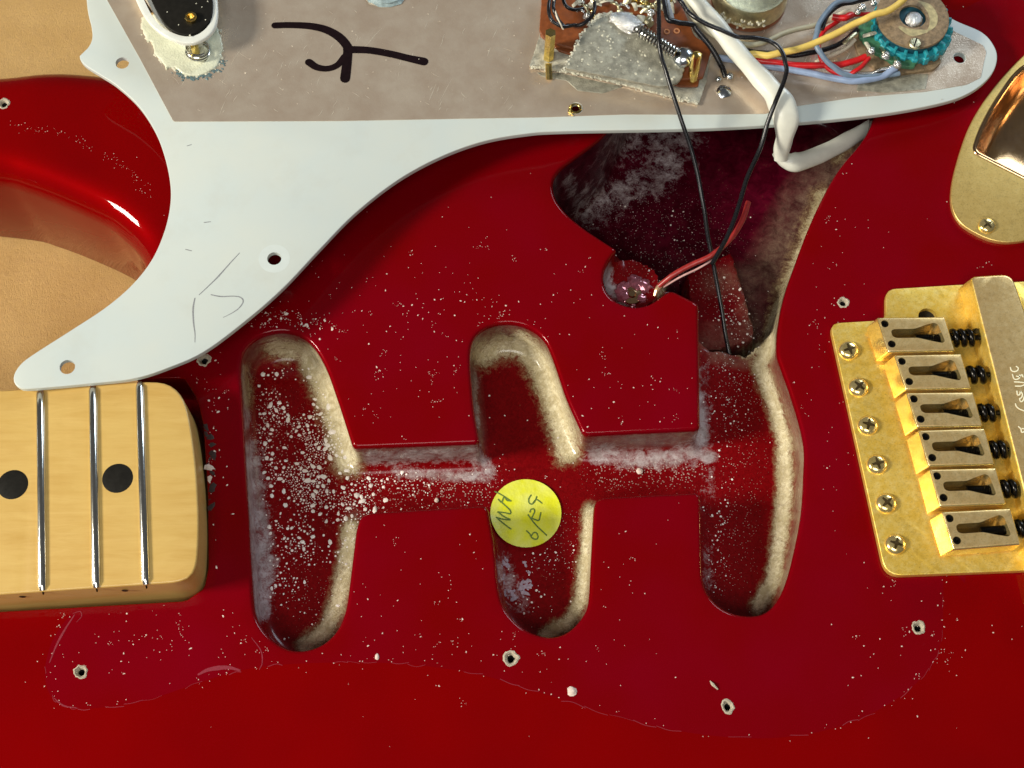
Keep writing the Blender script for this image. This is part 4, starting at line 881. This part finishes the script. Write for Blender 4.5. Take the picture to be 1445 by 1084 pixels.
m2 = MB(); lathe(m2, [(0, .10), (.12, .095), (.2, .06), (.245, 0), (.25, -.3)], (hub[0] + .01, hub[1] - .05, hub[2] - .0), seg=28); m2.build('shaft', M['solder'], p2, ang=60)
m2 = MB(); arc = [(hub[0] + .55 * math.cos(t), hub[1] + .55 * math.sin(t)) for t in np.linspace(-.9, 1.2, 8)]; ribbon(m2, arc, [.05, .2, .24, .22, .05], lambda x, y: gz(x, y, .974)); ribbon(m2, [(hub[0] - .4, hub[1] - .35), (hub[0] - .1, hub[1] - .5), (hub[0] + .3, hub[1] - .45)], [.1, .25, .1], lambda x, y: gz(x, y, .9755)); m2.build('glue_smear', plain('dried yellowish flux', (.42, .36, .18), .4, 0, .3, 8), p2, smooth=False)
cs = G(1291, 62, .99); phs = MB(); lathe(phs, [(.17, -.03), (.17, .03), (.14, .06), (0, .07)], cs, seg=20); so = phs.build('disc_screw', M['tin'], p2, ang=30)
m2 = MB(); ribbon(m2, [(cs[0] - .05, cs[1] - .13), (cs[0] + .05, cs[1] + .13)], .035, lambda x, y: cs[2] + .074, n=2); m2.build('screw_slot', M['hole'], so, smooth=False)
for a, b in ((1237, 47), (1248, 57), (1261, 65), (1274, 71)):
    m2 = MB(); lathe(m2, [(.03, 0), (.04, .04), (.075, .04), (.085, 0)], G(a, b, .565), seg=14); m2.build('eyelet', M['brass'], p2)
for k, (a, b, r) in enumerate([(1229, 73, .12), (1250, 79, .13), (1266, 92, .125), (1216, 12, .12), (1210, 18, .09), (1232, 5, .1)]):
    m2 = MB(); blob(m2, G(a, b, .62), r, 1.3, k, .1, big=True); m2.build('solder_joint', M['solder'], p2, ang=70)
for k, (a, b, a2, b2) in enumerate([(1222, 60, 1231, 75), (1218, 51, 1236, 46), (1244, 66, 1251, 80), (1262, 80, 1268, 92), (1208, 46, 1190, 62)]):
    m2 = MB(); tube(m2, [G(a, b, .6), G((a + a2) / 2, (b + b2) / 2, .72), G(a2, b2, .64)], .06, 8, flat=.4, ud=(0, 0, 1)); m2.build('terminal_lug', M['crust'] if k < 2 else M['tin'], p2)
gslab([(1208, 128), (1212, 116), (1260, 106), (1310, 104), (1306, 126), (1250, 131)], .222, .214, M['dusty_metal'], 'solder_smear', p2, .002)
# screw and lug between sleeve and switch
m2 = MB(); blob(m2, G(1021, 130, .215), .2, .5, 5, .15, big=True); blob(m2, G(1030, 108, .5), .1, .9, 6, .15, big=True); blob(m2, G(1014, 112, .45), .08, .9, 7, .15, big=True); m2.build('shield_solder', M['zinc'], pg)
m2 = MB(); lathe(m2, [(.10, 0), (.12, .02), (.15, .02), (.17, 0)], (G(812, 153, .215)), seg=20); m2.build('hole_burr', M['brass'], pg)
wire([(806, 150, .23), (803, 157, .24), (808, 164, .23)], [.05, .03, .01], M['brass'], 'brass_curl')

# ---- wires
wire([(930, -10, 1.9), (930, 30, 1.8), (932, 70, 1.6), (942, 110, 1.4), (962, 170, 1.0), (980, 225, .4), (992, 290, -.2), (1003, 350, -.9), (1015, 420, -1.6), (1024, 470, -2.0), (1029, 500, -2.3)], .058, M['black_wire'], 'black_lead', label='long thin black wire running straight down into the control cavity')
wire([(950, -10, 1.5), (960, 3, 1.5), (975, 20, 1.5), (1005, 38, 1.5), (1045, 52, 1.4), (1080, 57, 1.3), (1098, 66, 1.3), (1107, 86, 1.3), (1108, 106, 1.2), (1092, 150, .9), (1074, 205, .3), (1055, 250, 0), (1040, 295, -.2), (1026, 335, -.35), (1005, 372, -.5)], .062, M['black_wire'], 'black_lead', label='black wire bent over the guard edge and meeting the red wire')
wire([(937, 0, 1.2), (943, 25, 1.2), (955, 32, 1.1), (975, 34, 1.0), (985, 44, .9), (1005, 70, .7), (1018, 95, .5), (1024, 108, .45)], .075, M['black_wire'], 'black_lead', label='short black wire over the brown switch board')
wire([(935, -10, 1.1), (943, 10, 1.1), (947, 27, 1.0)], .09, M['w_grey'], 'switch_wire')
wire([(960, -12, .9), (975, 18, .9), (1000, 45, .8), (1045, 62, .7), (1075, 62, .7), (1110, 46, .6), (1150, 36, .5), (1180, 25, .5)], .075, M['w_olive'], 'grey_lead', label='grey olive wire passing under the black one')
wire([(1020, 62, .5), (1060, 73, .5), (1110, 77, .45), (1150, 74, .5), (1185, 62, .5), (1212, 42, .6)], .07, M['black_wire'], 'black_lead', label='black wire below the yellow wire')
wire([(1030, 78, .6), (1060, 78, .7), (1095, 76, .8), (1130, 68, .9), (1170, 52, 1.0), (1205, 34, 1.15), (1232, 22, 1.3), (1255, 14, 1.35), (1275, 0, 1.35), (1290, -20, 1.3)], .095, M['w_yellow'], 'yellow_lead', label='pale yellow wire crossing to the round brown disc')
wire([(1040, 80, .4), (1070, 86, .45), (1110, 91, .5), (1150, 93, .5), (1180, 92, .5), (1200, 87, .55), (1222, 80, .6)], .09, M['w_red'], 'red_lead', label='bright red wire running level to the solder joint')
wire([(1250, 20, .5), (1200, 22, .5), (1180, 32, .5), (1162, 47, .5), (1156, 62, .5), (1158, 82, .55), (1170, 98, .5), (1192, 106, .5), (1210, 98, .6), (1226, 82, .62)], .06, M['w_red'], 'red_lead', label='red wire looped down behind the grey wire')
wire([(1175, 24, .6), (1190, 24, .65), (1202, 21, .6)], .095, M['w_red'], 'red_lead', label='short red wire end above the yellow wire')
wire([(1240, -16, .7), (1205, -2, .8), (1182, 4, .85), (1165, 18, .9), (1154, 38, .9), (1152, 56, .9), (1158, 74, .85), (1172, 92, .7), (1192, 104, .55), (1220, 108, .45), (1250, 106, .4), (1270, 103, .4)], .075, M['w_slate'], 'slate_lead', label='slate blue grey wire looping round the others')
wire([(1235, -4, .72), (1205, 3, .7), (1185, 8, .75), (1168, 22, .8), (1160, 42, .8)], .06, M['black_wire'], 'black_lead', label='black wire inside the slate loop')
wire([(1010, 80, .4), (1060, 90, .35), (1100, 97, .4), (1150, 105, .4), (1190, 113, .4), (1215, 114, .4), (1245, 108, .4), (1265, 96, .5)], .095, M['w_blue'], 'blue_lead', label='pale blue wire lowest of the bundle')
wire([(1195, 104, .35), (1225, 104, .35), (1250, 96, .45), (1262, 94, .55)], .05, M['solder'], 'bare_lead')
wire([(1156, 70, .65), (1166, 86, .65), (1184, 98, .55), (1205, 104, .45)], .05, M['w_grey'], 'grey_lead')
wire([(1150, 88, .3), (1190, 70, .35), (1206, 56, .4)], .06, M['w_cream'], 'cream_lead')
wire([(1165, 30, .4), (1180, 22, .45), (1200, 16, .45)], .06, M['w_cream'], 'cream_lead')
# ---- white cable sleeve, flat and folded over the guard's edge
def strip(pts_, wid, thick, name, mat, par, label=None):
    p = catmull(np.array([q[:3] for q in pts_]), 10); m3 = MB(); n_ = len(p)
    w_ = np.interp(np.linspace(0, 1, n_), np.linspace(0, 1, len(wid)), wid); k_ = np.interp(np.linspace(0, 1, n_), np.linspace(0, 1, len(thick)), thick)
    t = np.gradient(p, axis=0); t /= np.linalg.norm(t, axis=1)[:, None]; rs = []
    vd = CAM - p; vd /= np.linalg.norm(vd, axis=1)[:, None]
    up = np.tile(np.array([0, 0, 1.]), (n_, 1)); s = np.cross(t, up * .5 + np.array([.0, -.5, .4])); s /= np.linalg.norm(s, axis=1)[:, None]; b = np.cross(s, t)
    for k in range(n_):
        wob = 1 + .03 * math.sin(k * .45)
        rs.append([p[k] + s[k] * w_[k] * math.cos(a) * wob + b[k] * k_[k] * math.sin(a) * (1 + .07 * math.sin(3 * a + k * .08)) for a in np.linspace(0, 2 * math.pi, 20, endpoint=False)])
    s0 = m3.rings(rs); m3.F += [tuple(range(s0, s0 + 20))[::-1], tuple(range(s0 + (n_ - 1) * 20, s0 + n_ * 20))]; m3.M += [0, 0]
    o_ = m3.build(name, mat, par, ang=55)
    if label: o_['label'] = label
    return o_
strip([G(968, -16, 1.0), G(990, 10, 1.0), G(1016, 42, 1.0), G(1036, 68, .9), G(1062, 98, .75), G(1084, 122, .7), G(1100, 142, .7), G(1109, 166, .55), G(1108, 190, .2), G(1103, 212, -.3), G(1102, 226, -.55)], [.20, .22, .25, .25, .25, .28, .30, .38, .34, .24, .22, .18], [.15, .16, .16, .16, .17, .18, .2, .16, .17, .18, .12], 'cable_sleeve', M['sleeve'], pg, 'flat white cable sleeve folded over the lower edge of the guard')
strip([P(1094, 214, -.2), P(1108, 226, -.35), P(1124, 229, -.4), P(1150, 221, -.55), P(1180, 207, -.7), P(1206, 192, -.85), P(1230, 178, -1.)], [.12, .22, .27, .24, .24, .22, .2], [.1, .16, .17, .15, .14, .14, .1], 'cable_sleeve', M['sleeve'], pg, 'end of the white cable sleeve running right into the cavity below the guard')
